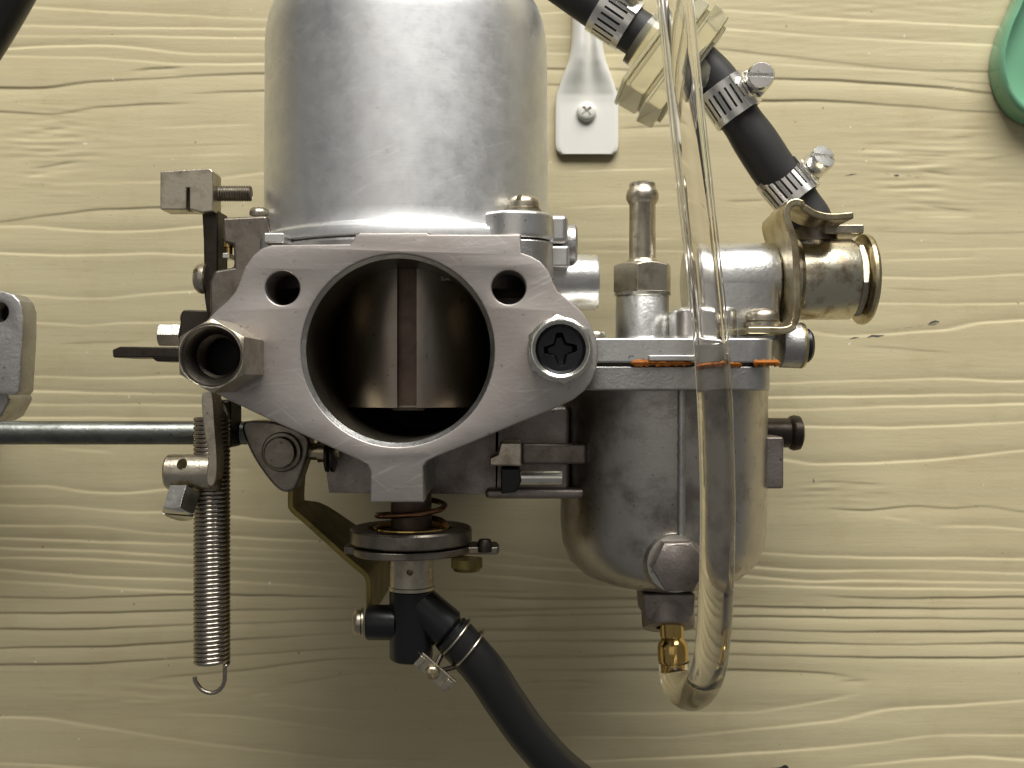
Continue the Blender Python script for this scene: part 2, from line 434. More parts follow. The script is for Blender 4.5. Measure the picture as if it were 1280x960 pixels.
g(B,1,(-80,631),(0,631.6),(80,633),(159,640),(204,640),(292,646),(340,651),(470,655)); g(B,1,(-80,656),(0,657),(120,658),(186,666),(239,669),(340,674),(470,680))
g(B,.9,(-80,672),(0,673),(120,677),(239,681),(340,687),(470,694)); g(B,.9,(-80,684),(0,685),(120,689),(239,696),(340,699),(470,704)); g(B,.9,(-80,696),(0,697),(120,699),(239,707),(340,713),(470,720))
g(B,1,(-80,708),(0,712),(120,722),(239,725),(340,730),(480,740)); g(B,1,(-80,722),(0,726),(120,734),(212,739),(290,742)); g(D,1,(-80,745),(0,746),(80,748.5),(159,745),(239,743),(340,744),(480,748))
g(D,1,(-80,765),(0,766),(53,767),(159,765),(239,763),(340,762),(480,760),(560,760)); g(D,1,(-80,786),(0,786),(80,787),(186,783),(340,778),(440,775),(560,776)); g(D,1,(-80,811),(0,810),(135,808),(240,802),(430,792),(560,788))
g(D,1,(-80,832),(0,831),(100,830),(240,822),(375,814),(480,807),(580,804)); g(D,1,(168,853),(210,846),(320,836),(400,825),(480,822),(640,821)); g(D,1,(335,858),(400,849),(440,842),(520,841),(640,838))
g(D,.5,(150,864),(175,861)); g(B,.5,(165,868),(215,874)); g(B,.5,(310,872),(340,866)); g(B,.8,(315,877),(375,885),(450,890),(600,890),(680,891)); g(B,.8,(205,891),(300,896),(370,905),(450,917),(550,922),(640,924))
g(B,1,(-80,899),(0,897),(50,897),(125,909),(200,922),(300,935),(425,950),(640,954)); g(B,1,(-80,950),(0,954),(75,958),(200,968),(500,985))
g(D,1,(560,762),(640,762),(800,759),(940,758),(1046,760),(1280,761),(1380,761)); g(D,1,(560,772),(640,770),(800,767),(915,770),(1090,772.5),(1280,774),(1380,774)); g(D,1,(540,788),(640,786),(915,786),(1065,790),(1280,789),(1380,790))
g(D,1,(560,804),(640,801),(915,801),(1090,806),(1280,804),(1380,804)); g(D,1,(600,822),(640,821),(915,817.5),(1040,821),(1215,822.5),(1280,821),(1380,818)); g(D,1,(620,838),(915,837),(1040,841),(1065,847),(1092,850))
g(D,.7,(640,854),(715,851),(782,858)); g(B,.5,(700,866),(760,867)); g(B,.9,(660,891),(790,892),(940,891),(1015,880),(1065,870),(1092,862)); g(B,.9,(620,924),(705,922),(840,922),(940,912),(1065,899),(1100,887),(1190,882),(1280,876),(1380,872))
g(B,1,(620,954),(790,950),(990,939),(1115,927),(1165,919),(1280,919),(1380,922)); g(B,1,(1030,962),(1140,950),(1215,946),(1280,950),(1380,956)); g(D,.5,(1050,852),(1086,850))
g(B,1,(900,568),(980,574.5),(1014,581),(1099,578.5),(1179,574.5),(1280,562.6),(1380,556)); g(D,.8,(1014,634),(1086,638),(1139,632),(1184,636),(1232,632),(1280,640),(1380,644)); g(B,.7,(1099,644),(1120,649),(1145,650))
g(B,.8,(1150,659.5),(1232,658),(1280,662),(1380,664)); g(B,1,(860,684),(958,691),(993,695),(1099,697),(1280,699),(1380,700)); g(B,1,(860,702),(950,710),(1006,714),(1086,713),(1179,714),(1280,717),(1380,718))
g(B,1,(840,715),(940,721),(1006,727),(1099,726),(1280,729),(1380,730)); g(B,.9,(840,728),(940,732),(1046,735),(1280,737),(1380,738)); g(D,.8,(1000,743),(1050,745.5),(1110,748.5),(1179,747),(1280,746),(1380,746))
g(D,.3,(1010,600),(1110,606)); g(B,.3,(1020,620),(1080,621)); g(D,.3,(1060,617),(1120,616))
g(B,.9,(960,346),(1099,347),(1179,348),(1280,343),(1380,340)); g(B,.9,(960,379),(1094,379),(1179,380.5),(1280,379),(1380,378)); g(B,1,(940,410),(1012,415),(1057,421.6),(1105,417.6),(1192,412),(1219,404),(1280,400),(1380,398))
g(B,.9,(860,480),(982,479),(1073,476),(1187,473),(1245,477),(1280,476),(1380,474)); g(B,1,(860,498),(964,497),(1099,495),(1280,492.5),(1380,492)); g(B,1,(860,514),(964,513),(1099,509),(1280,505),(1380,504)); g(B,.9,(900,533),(1004,533),(1113,535),(1280,528),(1380,524))
g(D,.25,(1060,430),(1200,442)); g(D,.25,(1100,360),(1200,364)); g(B,.4,(1090,314),(1280,310),(1380,308)); g(B,.4,(1080,326),(1240,322)); g(D,.4,(1060,288),(1200,292),(1380,288))
g(D,1,(640,85),(700,86),(780,86),(880,95),(953,98),(1048,100),(1167,108),(1244,117),(1380,124)); g(D,1,(640,104),(700,105),(780,112),(880,124),(953,126),(1034,125),(1152,134),(1212,139),(1256,140),(1380,146))
g(D,.7,(1143,93.5),(1197,102),(1244,105),(1380,112)); g(D,.6,(860,56),(900,61),(959,68),(1034,76),(1137,88),(1244,89),(1380,92)); g(B,.7,(860,8),(900,12),(1019,22),(1137,28),(1244,33),(1380,38))
g(B,.7,(860,32),(900,36),(1019,44.5),(1137,52),(1244,56),(1380,60)); g(B,.6,(940,79),(959,80),(1078,86),(1200,93)); g(D,.6,(1123,193),(1190,195)); g(D,.5,(1150,213),(1197,219)); g(D,.6,(1155,256),(1215,264)); g(D,.5,(1188,171),(1216,171))
g(B,.5,(1090,160),(1260,164)); g(B,.5,(1070,188),(1130,190)); g(B,.5,(1120,210),(1180,206)); g(B,.5,(1080,238),(1190,236)); g(D,.4,(900,252),(968,249)); g(B,.5,(1010,204),(1060,205)); g(B,.5,(1210,232),(1280,228)); g(D,.35,(1220,200),(1280,192)); g(B,.4,(1130,270),(1230,272))
g(B,.6,(700,314),(742,314),(845,314),(960,316)); g(B,.4,(690,260),(760,258),(850,256)); g(B,.5,(690,300),(860,298)); g(D,.4,(760,160),(870,156)); g(B,.4,(690,140),(880,146)); g(B,.4,(690,215),(860,210)); g(B,.4,(640,20),(720,14),(870,20)); g(B,.5,(640,44),(870,50)); g(B,.4,(640,66),(870,70))
g(B,.6,(480,655),(620,690),(700,700),(800,716)); g(B,.7,(560,700),(640,708),(720,712),(790,722)); g(B,.8,(560,716),(640,722),(720,730),(800,738),(880,744)); g(D,.8,(560,744),(650,748),(800,748),(940,748)); g(D,.7,(480,735),(600,738),(700,742))
rl = random.Random(3)
for yy in list(range(-900, -10, 22)) + list(range(975, 1900, 24)):
    y0 = yy + rl.uniform(-8, 8); k = rl.choice((B, D)); am = rl.uniform(-12, 12)
    g(k, rl.uniform(.5, 1), *[(x, y0 + am * math.sin(x / 300 + y0) + rl.uniform(-3, 3)) for x in range(-1500, 2900, 160)])
for side in (-1, 1):
    for yy in range(0, 960, 17):
        y0 = yy + rl.uniform(-5, 5)
        xs = range(-1500, -40, 150) if side < 0 else range(1330, 2900, 150)
        g(rl.choice((B, D)), rl.uniform(.4, .9), *[(x, y0 + 7 * math.sin(x / 260 + y0) + rl.uniform(-2, 2)) for x in xs])

def build_wall():
    k = CAMZ / 1280
    fx0, fx1 = -190, 190; fy0, fy1 = -142, 142
    xs = np.concatenate([np.arange(-560, fx0, 14), np.arange(fx0, fx1, 1.7), np.arange(fx1, 561, 14)])
    ys = np.concatenate([np.arange(-400, fy0, 1.6), np.arange(fy0, fy1, 0.31), np.arange(fy1, 401, 1.6)])
    X, Y = np.meshgrid(xs, ys)
    H = np.zeros_like(X)
    for kind, st, pts in GR:
        pts = np.array(pts, float)
        lx = (pts[:, 0] - 640) * k; ly = (480 - pts[:, 1]) * k
        dx = np.linspace(lx[0], lx[-1], 120)
        yy = np.interp(dx, lx, ly)
        ker = np.ones(9) / 9; pad = np.pad(yy, 4, mode='edge'); yy = np.convolve(pad, ker, 'valid')
        cols = np.where((xs >= lx[0]) & (xs <= lx[-1]))[0]
        if len(cols) == 0: continue
        cx = xs[cols]; cy = np.interp(cx, dx, yy)
        cy = cy + 0.05 * np.sin(cx / 3.1 + ly[0] * 3) + 0.07 * np.sin(cx / 7.7 + ly[0])
        L = lx[-1] - lx[0]; fd = min(18.0, L * 0.3)
        wgt = np.clip((cx - lx[0]) / fd, 0, 1) * np.clip((lx[-1] - cx) / fd, 0, 1)
        wgt = wgt * wgt * (3 - 2 * wgt) * (0.8 + 0.3 * np.sin(cx / 23.0 + ly[0] * 2))
        r0 = np.searchsorted(ys, cy.min() - 9); r1 = np.searchsorted(ys, cy.max() + 9)
        dy = (ys[r0:r1, None] - cy[None, :]) * kind
        A = (0.42 if kind > 0 else 0.52) * st; sg = 0.31 if kind > 0 else 0.24; Lr = 2.0
        prof = -A * 0.5 * (1 + np.tanh(dy / sg)) * np.exp(-np.maximum(dy, 0) / Lr)
        H[np.ix_(range(r0, r1), cols)] += prof * wgt[None, :]
    rg = np.random.RandomState(5)
    for i in range(14):   # gentle swell of the sheet
        a, b_, c = rg.uniform(0.004, 0.03), rg.uniform(0.05, 0.6), rg.uniform(0, 6.28)
        H += 0.02 * np.sin(a * X * rg.choice((-1, 1)) + b_ * Y + c)
    # rough, torn grain around the knots
    def knot(px, py, sx, sy, amp):
        cx, cy = (px - 640) * k, (480 - py) * k
        wgt = np.exp(-((X - cx) / sx) ** 2 - ((Y - cy) / sy) ** 2)
        n = np.zeros_like(X)
        for i in range(26):
            fy = rg.uniform(0.9, 3.2); fxx = rg.uniform(-0.35, 0.35)
            n += np.sin(fy * Y + fxx * X + rg.uniform(0, 6.28))
        return amp * wgt * n / 5
    H += knot(65, 185, 16, 13, .07) + knot(1165, 215, 26, 16, .07) + knot(190, 866, 22, 4, .06) + knot(1040, 615, 14, 5, .05) + knot(1080, 20, 60, 12, .03) + knot(700, 858, 20, 3, .05)
    ny, nx = X.shape
    co = np.stack([X * S, -H * S, Y * S], -1).reshape(-1, 3)
    idx = np.arange(ny * nx).reshape(ny, nx)
    q = np.stack([idx[:-1, :-1], idx[:-1, 1:], idx[1:, 1:], idx[1:, :-1]], -1).reshape(-1, 4)
    me = bpy.data.meshes.new('wall')
    me.vertices.add(len(co)); me.vertices.foreach_set('co', co.ravel())
    me.loops.add(q.size); me.loops.foreach_set('vertex_index', q.ravel())
    me.polygons.add(len(q)); me.polygons.foreach_set('loop_start', np.arange(0, q.size, 4))
    me.update(calc_edges=True); me.validate()
    me.shade_smooth(); me.materials.append(MATS['painted_siding'])
    o = bpy.data.objects.new('wall', me); sc.collection.objects.link(o)
    o['kind'] = 'structure'; o['label'] = 'cream painted siding wall with embossed wood grain'
    return o
wall = build_wall()
ROOT['wall'] = Vector((0, 0, 0))
def smear(pts, wid):
    m = MB(); q = [P(x, y, 0) for x, y in pts]; n = len(q); V = []; F = []
    for i, p in enumerate(q):
        t = (q[min(i + 1, n - 1)] - q[max(i - 1, 0)]).normalized(); nn = Vector((-t.y, t.x, 0)) * 0.7 * wid * (0.15 if i in (0, n - 1) else rl.uniform(0.5, 1.1)) / 2
        V += [Vector((p.x + nn.x, p.y + nn.y, 0.10)), Vector((p.x - nn.x, p.y - nn.y, 0.10))]
    for i in range(n - 1): F.append((2 * i, 2 * i + 1, 2 * i + 3, 2 * i + 2))
    m.add(V, F).build('ink_mark', 'ink', wall)
smear([(1084,421.5),(1090,419.6),(1097,420),(1105,419)], 0.9); smear([(1062,423.5),(1068,422),(1074,421.6)], 0.5)
smear([(1160,405.5),(1164,403),(1169,401.5),(1174,402)], 0.9); smear([(1161,406),(1167,405.4),(1174,403.2)], 0.45); smear([(1118,412.5),(1124,411)], 0.4); smear([(1130,410.5),(1141,408)], 0.4); smear([(1147,407),(1154,406.5)], 0.4)
smear([(1107,217.5),(1112,218)], 0.6); smear([(1117,219),(1121,219),(1124,219.5)], 0.8); smear([(1134,219),(1139,220)], 0.8); smear([(1144,221.5),(1149,221.5)], 0.8); smear([(1055,220),(1064,218),(1071,217)], 0.35)
smear([(1016,598),(1017.5,601.5),(1016,603)], 0.6); smear([(51,229),(54,231)], 0.7); smear([(1219,631),(1222,633)], 0.8)

# ------------------------------------------------------------------ the carburettor
BC = P(497, 438, 105); bx_, by_ = BC.x, BC.y
carb = empty('carburettor', (bx_, by_, 0), 'aluminium side-draught carburettor with open round throat, mounted on the wall', 'carburettor')

# inlet flange
raw = [(340,306),(437,305),(441,301),(444,294),(449,291),(533,291),(536,293),(651,293),(652,316),(664,320),(676,327),(685,338),(691,352),(697,364),(712,376),
       (727,389),(739,406),(746,424),(748,441),(746,459),(740,476),(730,489),(716,500),(690,512),(640,532),(590,553),(545,571),(533,577),(529,583),
       (529,628),(463,628),(463,589),(459,581),(448,575),(400,553),(340,526),(285,500),(268,491),(254,476),(246,458),(244,438),(248,418),(257,402),(270,388),(284,376),(294,364),(300,350),(306,333),(316,319),(327,310)]
outl = pxpoly(raw, 105)
h1 = P(353, 360, 105); h2 = P(636, 359, 105)
fl = plate('inlet_flange', 'machined', carb, outl, [(bx_, by_, 23.1), (h1.x, h1.y, 4.1), (h2.x, h2.y, 4.1)], 95, 105, 0.5)
for hx, hy in ((h1.x, h1.y), (h2.x, h2.y)):
    MB().lathe([(4.6, 94.9), (7.5, 94.9), (7.5, 62), (0.01, 62), (0.01, 64), (4.6, 64)], (hx, hy, 0), (0, 0, 1), 32, loop=True).build('bolt_boss', 'cast_dark', carb)
MB().lathe([(23.08, 104.75), (22.2, 103.6), (22.2, 103.4), (23.08, 103.4)], (bx_, by_, 0), (0, 0, 1), 96, loop=True).build('bore_rim', 'cast_bright', carb, sharp=20)
MB().lathe([(23.05, 103.35), (22.25, 103.35), (22.2, 58), (22.2, 24), (27, 24), (27, 94.9), (23.05, 94.9)], (bx_, by_, 0), (0, 0, 1), 96, loop=True).build('bore', 'bore', carb)
MB().lathe([(22.6, 24.2), (22.6, 26), (0.01, 26)], (bx_, by_, 0), (0, 0, 1), 64).build('throttle_plate', 'hole_shade', carb)  # plate coloured black for the shade at the back of the throat
# piston with its groove
pr = 21.7; pz = 62.0; hw = 2.45; gd = 3.2
prof = []
for k in range(0, 129):
    a = R(90) + 2 * PI * k / 128
    x, z = pr * math.cos(a), pr * math.sin(a)
    if z > 0 and abs(x) < hw: continue
    prof.append((bx_ + x, pz + z))
zt = math.sqrt(pr * pr - hw * hw)
# order: starts left of the groove going round to the right of it
prof = prof + [(bx_ + hw, pz + zt), (bx_ + hw, pz + zt - gd), (bx_ - hw, pz + zt - gd), (bx_ - hw, pz + zt)]
yb = P(0, 510, 83).y
MB().prism(prof, yb, 35, 'xz').build('piston', 'piston', carb, bevel=0.15, sharp=30, bseg=1)
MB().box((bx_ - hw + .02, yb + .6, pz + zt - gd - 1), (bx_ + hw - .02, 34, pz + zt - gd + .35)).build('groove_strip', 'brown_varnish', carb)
MB().box((bx_ - 4, yb - 0.7, 79.5), (bx_ + 4.2, yb + 0.5, pz + zt - gd - 0.05)).build('needle_holder', 'dark_steel', carb)

# body casting
bd = MB()
bd.lathe([(31, 60), (31, 0.6), (27.2, 0.6), (27.2, 60)], (bx_, by_, 0), (0, 0, 1), 64, loop=True)
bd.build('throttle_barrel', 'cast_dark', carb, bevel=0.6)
rear = [(bx_ + x, by_ + y) for x, y in ((-40, 6), (-36, 14), (-28, 22), (-20, 30), (20, 30), (28, 22), (36, 14), (40, 6), (40, -6), (36, -13), (22, -28), (-22, -28), (-36, -13), (-40, -6))]
plate('mounting_flange', 'cast', carb, rear, [(bx_, by_, 23)], 0.5, 9, 0.6)
yb_ = P(0, 615, 66).y
lo = [(P(408, 0, 66).x, by_ - 4), (P(408, 0, 66).x + 0.2, yb_ + 7), (P(413, 0, 66).x, yb_), (P(600, 0, 66).x, yb_ - 0.4), (P(622, 0, 66).x, yb_ + 1), (P(625, 0, 66).x, by_ - 10)]
cutb = MB().lathe([(26.95, 20), (26.95, 100)], (bx_, by_, 0), (0, 0, 1), 64)
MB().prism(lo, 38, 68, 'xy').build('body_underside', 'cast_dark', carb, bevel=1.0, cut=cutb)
MB().lathe([(41, 24), (41.3, 25), (41.3, 35.4), (40.8, 36)], (-29.5, 0, 60), (0, 1, 0), 96).build('chamber_seat', 'cast', carb, bevel=0.2, cut=MB().lathe([(27.05, 15), (27.05, 110)], (bx_, by_ , 0), (0, 0, 1), 64))
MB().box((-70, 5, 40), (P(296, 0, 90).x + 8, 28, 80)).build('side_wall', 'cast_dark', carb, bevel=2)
jh = MB().box(P(463.4, 579, 105) * 1, Vector((P(528.6, 0, 105).x, P(0, 627.6, 105).y, 58)))
jh = MB().box((P(463.4, 0, 105).x, P(0, 627.6, 105).y, 56), (P(528.6, 0, 105).x, -17, 94.9))
jh.build('jet_housing', 'cast', carb, bevel=0.5)

# suction chamber
ch = MB()
prof = [(40.6, 36.3), (41.2, 36.8), (41.2, 38.9), (40.9, 39.4), (40.1, 39.7), (39.75, 40.4), (39.68, 44), (39.4, 93), (39.2, 96.5), (38.6, 100), (37.3, 104), (35.2, 107.6), (32.0, 110.8), (28, 113), (22, 114.4), (12, 115), (11, 116), (11, 148), (9, 150), (0.01, 150)]
ch.lathe(prof, (-29.5, 0, 60), (0, 1, 0), 128)
chamber = ch.build('suction_chamber', 'chamber', carb, sharp=45)
def lug(cx, cz, r, y0, y1, ax=-29.5, az=60, back=30):
    d = Vector((cx - ax, cz - az)); ang = math.degrees(math.atan2(d.y, d.x))
    pts = circ(cx, cz, r, 16, ang - 90, ang + 90)
    e = d.normalized() * -back
    pts += [(pts[-1][0] + e.x, pts[-1][1] + e.y), (pts[0][0] + e.x, pts[0][1] + e.y)]
    return MB().prism(pts, y0, y1, 'xz')
lug(1.2, 86.5, 9.6, 36.45, 43.4).build('flange_lug', 'cast_bright', chamber, bevel=1.1, bseg=3)
lug(1.2, 86.5, 9.4, 27, 36.15).build('body_lug', 'cast', carb, bevel=0.6)
MB().box((9.0, 36.5, 70), (14.6, 44.2, 84)).build('flange_lug', 'cast_bright', chamber, bevel=1.6, bseg=3)
MB().box((9.0, 30.2, 66), (15.0, 36.2, 83.5)).build('body_lug', 'cast_bright', carb, bevel=1.0, bseg=3)
MB().lathe([(5.0, 13), (5.6, 14), (5.6, 16.8), (4.8, 17.4)], (0, 37.5, 74), (1, 0, 0), 24).build('lug_end', 'cast', carb)
pan_head('chamber_screw', 'old_zinc', chamber, (P(655, 0, 92).x, 43.45, 88.5), (0, 1, 0), 3.95, 3.6, washer=1.0, cross='slot', phase=1.2)
lug(-62, 79, 5, 35.0, 38.2).build('flange_lug', 'cast_bright', chamber, bevel=0.8)
q = P(343, 298, 100); MB().box((q.x - 2.5, q.y - 1.3, 90), (q.x + 2.5, q.y + 1.3, 101)).build('locating_tab', 'cast_bright', carb, bevel=0.5)
# boss to the right of the flange
q = P(716, 352, 72)
MB().lathe([(7.6, -14), (7.6, 6.2), (7.2, 6.9), (5.0, 7.0), (4.8, 5.5), (0.01, 5.5)], (q.x, q.y, 70), (1, 0, 0), 40).build('spindle_boss', 'cast_bright', carb)
# left shoulder casting with a small screw
sh = pxpoly([(277,272),(333,269),(340,300),(336,330),(300,372),(290,420),(256,420),(262,388),(262,352),(268,338),(292,334),(291,306),(279,303)], 82)
MB().prism(sh, 58, 82, 'xy').build('shoulder_casting', 'steel', carb, bevel=0.8)
q = P(321, 268, 80); pan_head('shoulder_screw', 'old_zinc', carb, (q.x, q.y, 78), (0, 1, 0.25), 2.4, 2.2, phase=0.3)
q = P(284, 309, 78); MB().lathe([(0.9, -3), (0.9, 0), (1.6, 0.2), (1.6, 2.3), (1.0, 2.6)], (q.x, q.y, 76), (0, 1, 0), 20).build('pivot_pin', 'brass', carb)
q = P(284, 320, 78); MB().box((q.x - 1.0, q.y - 0.7, 74), (q.x + 1.0, q.y + 0.7, 79)).build('pivot_washer', 'zinc', carb, bevel=0.2)

# sleeve nut on the left lobe
nx, ny = -66.6, 6.3
MB().hexa((nx, ny, 105.05), (0, 0, 1), 8.3, 18.4, phase=R(90), hole=6.6).build('sleeve_nut', 'old_zinc', carb, bevel=0.25)
MB().lathe([(6.9, 123.3), (6.4, 122.4), (5.9, 121.6), (5.1, 118.2), (4.9, 112), (4.6, 108), (6.58, 106), (6.58, 123.4)], (nx, ny, 0), (0, 0, 1), 48, loop=True).build('nut_liner', 'steel', carb)
th = MB()
for k in range(5): th.lathe([(4.98, 112.2 + k * 1.1), (4.35, 112.75 + k * 1.1), (4.98, 113.3 + k * 1.1)], (nx, ny, 0), (0, 0, 1), 36, loop=True)
th.build('nut_thread', 'dark_steel', carb)
MB().lathe([(5.2, 105.2), (5.2, 107.6), (0.01, 107.6)], (nx, ny, 0), (0, 0, 1), 24).build('stud_end', 'hole_shade', carb)  # coloured black for the shade deep in the nut
MB().lathe([(9.6, 84), (9.6, 94.9), (0.1, 94.9)], (nx, ny, 0), (0, 0, 1), 40).build('flange_boss', 'cast_dark', carb, bevel=0.8)

# flanged cross-head screw on the right lobe
q = P(700, 437, 107); sx, sy = q.x, q.y
MB().lathe([(4, 105.03), (7.7, 105.03), (7.85, 105.4), (7.8, 106.4), (7.3, 106.8), (4, 106.8)], (sx, sy, 0), (0, 0, 1), 48, loop=True).build('screw_washer', 'zinc', carb)
head = MB().hexa((sx, sy, 106.8), (0, 0, 1), 8.3, 4.2, phase=R(96), hole=5.9).build('flange_screw', 'zinc', carb, bevel=0.2)
e = 1.15; qd = 4.6; cp = []
for k in range(4):
    a = R(90 * k + 4); u = Vector((math.cos(a), math.sin(a))); v = Vector((-u.y, u.x))
    cp += [u * qd - v * e * 0.75, u * qd + v * e * 0.75, u * e * 1.55 + v * e * 1.55]
cpts = [(sx + c.x, sy + c.y) for c in cp]
cc = MB()
n = len(cpts); V = [(x, y, 111) for x, y in cpts] + [(sx + (x - sx) * 0.62, sy + (y - sy) * 0.62, 106.6) for x, y in cpts]
cc.add(V, [tuple(range(n)), tuple(reversed(range(n, 2 * n)))] + [(i, n + i, n + (i + 1) % n, (i + 1) % n) for i in range(n)])
MB().lathe([(5.95, 105.2), (5.95, 110.0), (5.2, 109.3), (0.01, 109.15)], (sx, sy, 0), (0, 0, 1), 48).build('screw_recess', 'black_metal', head, cut=cc, bevel=0.12, bseg=2)
MB().lathe([(9.2, 84), (9.2, 94.9), (0.1, 94.9)], (sx, sy, 0), (0, 0, 1), 40).build('flange_boss', 'cast_dark', carb, bevel=0.8)

# jet assembly under the throat
jx, jz = P(514, 0, 80).x, 80
def helix(cx, cz, r, y0, y1, turns, n=18, ph=0):
    N = int(turns * n)
    return [Vector((cx + r * math.cos(2 * PI * turns * i / N + ph), y0 + (y1 - y0) * i / N, cz + r * math.sin(2 * PI * turns * i / N + ph))) for i in range(N + 1)]
MB().sweep(helix(jx, jz, 8.9, -28.9, -37.0, 1.7, 48, 1.9), 0.75, 10).build('jet_spring', 'copper', carb)
MB().lathe([(5.4, -28), (5.4, -38)], (jx, 0, jz), (0, 1, 0), 32).build('jet_stem', 'brown_varnish', carb)
MB().lathe([(15.6, -41.6), (16.0, -41.2), (16.0, -38.2), (15.6, -37.7), (11.4, -37.6), (11.2, -38.6), (7.2, -38.8), (7.0, -40), (7.0, -41.6)], (jx, 0, jz), (0, 1, 0), 72, loop=True).build('adjusting_disc', 'steel', carb)
MB().lathe([(9.0, -37.9), (10.0, -37.5), (10.2, -38.3), (9.0, -38.5)], (jx, 0, jz), (0, 1, 0), 48, loop=True).build('disc_ring', 'brass', carb)
dj = []
for k in range(60):
    a = 2 * PI * k / 60; r = 15.4 + 0.8 * math.sin(a * 3 + 1)
    if abs(((a + PI) % (2 * PI)) - PI - R(-2)) < R(14): r += 7.2
    if abs(((a) % (2 * PI)) - PI) < R(16): r += 2.4
    dj.append((jx + r * math.cos(a), jz + r * math.sin(a)))
MB().prism(dj, -44.2, -42.2, 'xz').build('detent_plate', 'steel', carb, bevel=0.4)
MB().lathe([(3.2, -47.4), (4.0, -46.4), (4.0, -44.3)], (P(583, 0, 92).x, 0, 90), (0, 1, 0), 24).build('plate_rivet', 'olive_zinc', carb)
q = P(606, 676, 84); MB().lathe([(2.0, -1.8), (2.1, 0), (1.5, 1.4), (0.01, 1.6)], (q.x, q.y - 1, 84), (0, 1, 0), 16).build('plate_pin', 'dark_steel', carb)
MB().lathe([(5.9, -44.3), (5.9, -53), (6.2, -53.2), (6.2, -54.0), (5.6, -54.2)], (jx, 0, jz), (0, 1, 0), 40).build('jet_ferrule', 'old_zinc', carb, cut=MB().lathe([(0.85, 0), (0.85, 12)], (jx + 0.2, -48.6, jz), (0, 0, 1), 20))
MB().lathe([(5.0, -54.2), (5.7, -54.4), (5.7, -71.6), (5.4, -72.4), (4.6, -72.8), (0.01, -72.8)], (jx, 0, jz), (0, 1, 0), 40).build('jet_nozzle', 'black_plastic', carb)
yj = P(0, 778, 80).y
MB().lathe([(4.6, 4), (4.6, 11.2), (4.3, 11.7), (0.01, 11.7)], (jx, yj, jz), (-1, 0, 0), 32).build('nozzle_arm', 'black_plastic', carb)
pan_head('nozzle_screw', 'old_zinc', carb, (jx - 12.6, yj, jz), (-1, 0, 0.12), 3.4, 2.4, washer=0.5, phase=0.2)
bs = Vector((jx + 1, P(0, 752, 80).y, jz)); be = P(574, 800, 80); be.z = 80
bdir = (be - bs).normalized()
bl = (be - bs).length
MB().lathe([(5.4, 0), (5.5, bl * 0.45), (5.6, bl * 0.62), (5.6, bl * 0.70), (5.1, bl * 0.74), (4.4, bl * 0.78), (4.4, bl * 1.25), (3.9, bl * 1.27)], bs, bdir, 40).build('nozzle_branch', 'black_plastic', carb)

# choke link strap
st = [P(x, y, 74) for x, y in ((370,536),(368,590),(366,626),(369,636),(385,650),(437,697),(456,713),(462,722),(463,740),(463,770))]
MB().ribbon(catmull(st, 4), None, 1.5, lambda t: 62 if t < .3 else 62 - 26 * min(1, (t - .3) / .25), lambda t: 77).build('choke_link', 'olive_zinc', carb, bevel=0.25)

# throttle lever on the left with its stop block
x0, x1 = P(256, 0, 76).x, P(270, 0, 76).x
lv = pxpoly([(252,262),(272,262),(272,300),(272,392),(258,392),(255,370),(254,300)], 76)
MB().prism(lv, 66, 76, 'xy').build('throttle_lever', 'dark_steel', carb, bevel=0.5)
bk = pxpoly([(200,214),(262,210),(266,214),(266,264),(252,266),(240,262),(200,262)], 80)
gv = pxpoly([(233,235),(236.5,235),(236.5,268),(233,268)], 80)
MB().prism(bk, 72, 80, 'xy').build('lever_block', 'old_zinc', carb, bevel=0.7, cut=MB().prism(gv, 77, 84, 'xy'))
q0 = P(262, 242, 74); q1 = P(314, 242, 74)
L = q1.x - q0.x; prf = []
for i in range(17):
    t = L * i / 16 * 0.97
    prf += [(2.15, t), (1.85, t + L / 32 * 0.97)]
prf += [(1.8, L * 0.985), (1.3, L), (0.01, L)]
MB().lathe(prf, (q0.x, q0.y, 74), (1, 0, 0), 24).build('adjusting_screw', 'steel', carb, sharp=25)
q = P(257, 348, 76); pan_head('lever_screw', 'old_zinc', carb, (q.x + .3, q.y, 75), (-1, 0, 0), 4.1, 3.6, cross='slot', phase=0.5)
# idle stop arm
a0 = P(141, 437, 78); a1 = P(226, 449, 78)
MB().prism(pxpoly([(140,437),(150,433),(224,434),(226,447),(141,447)], 78), 62, 78, 'xy').build('stop_arm', 'dark_steel', carb, bevel=0.4)
MB().prism(pxpoly([(226,390),(230,387),(262,388),(262,452),(195,452),(188,446),(222,440)], 76), 64, 76, 'xy').build('stop_block', 'dark_steel', carb, bevel=0.5)
q = P(228, 395, 77); MB().lathe([(1.6, -3), (1.6, 0), (1.3, .8), (0.01, 1.0)], (q.x - .4, q.y - 0.4, 74), (-1, 0, 0), 16).build('stop_rivet', 'old_zinc', carb)
q = P(220, 418, 76); MB().hexa((q.x, q.y, 71), (-1, 0, 0), 3.3, 6.0, phase=R(0)).build('stop_bolt', 'zinc', carb, bevel=0.15)

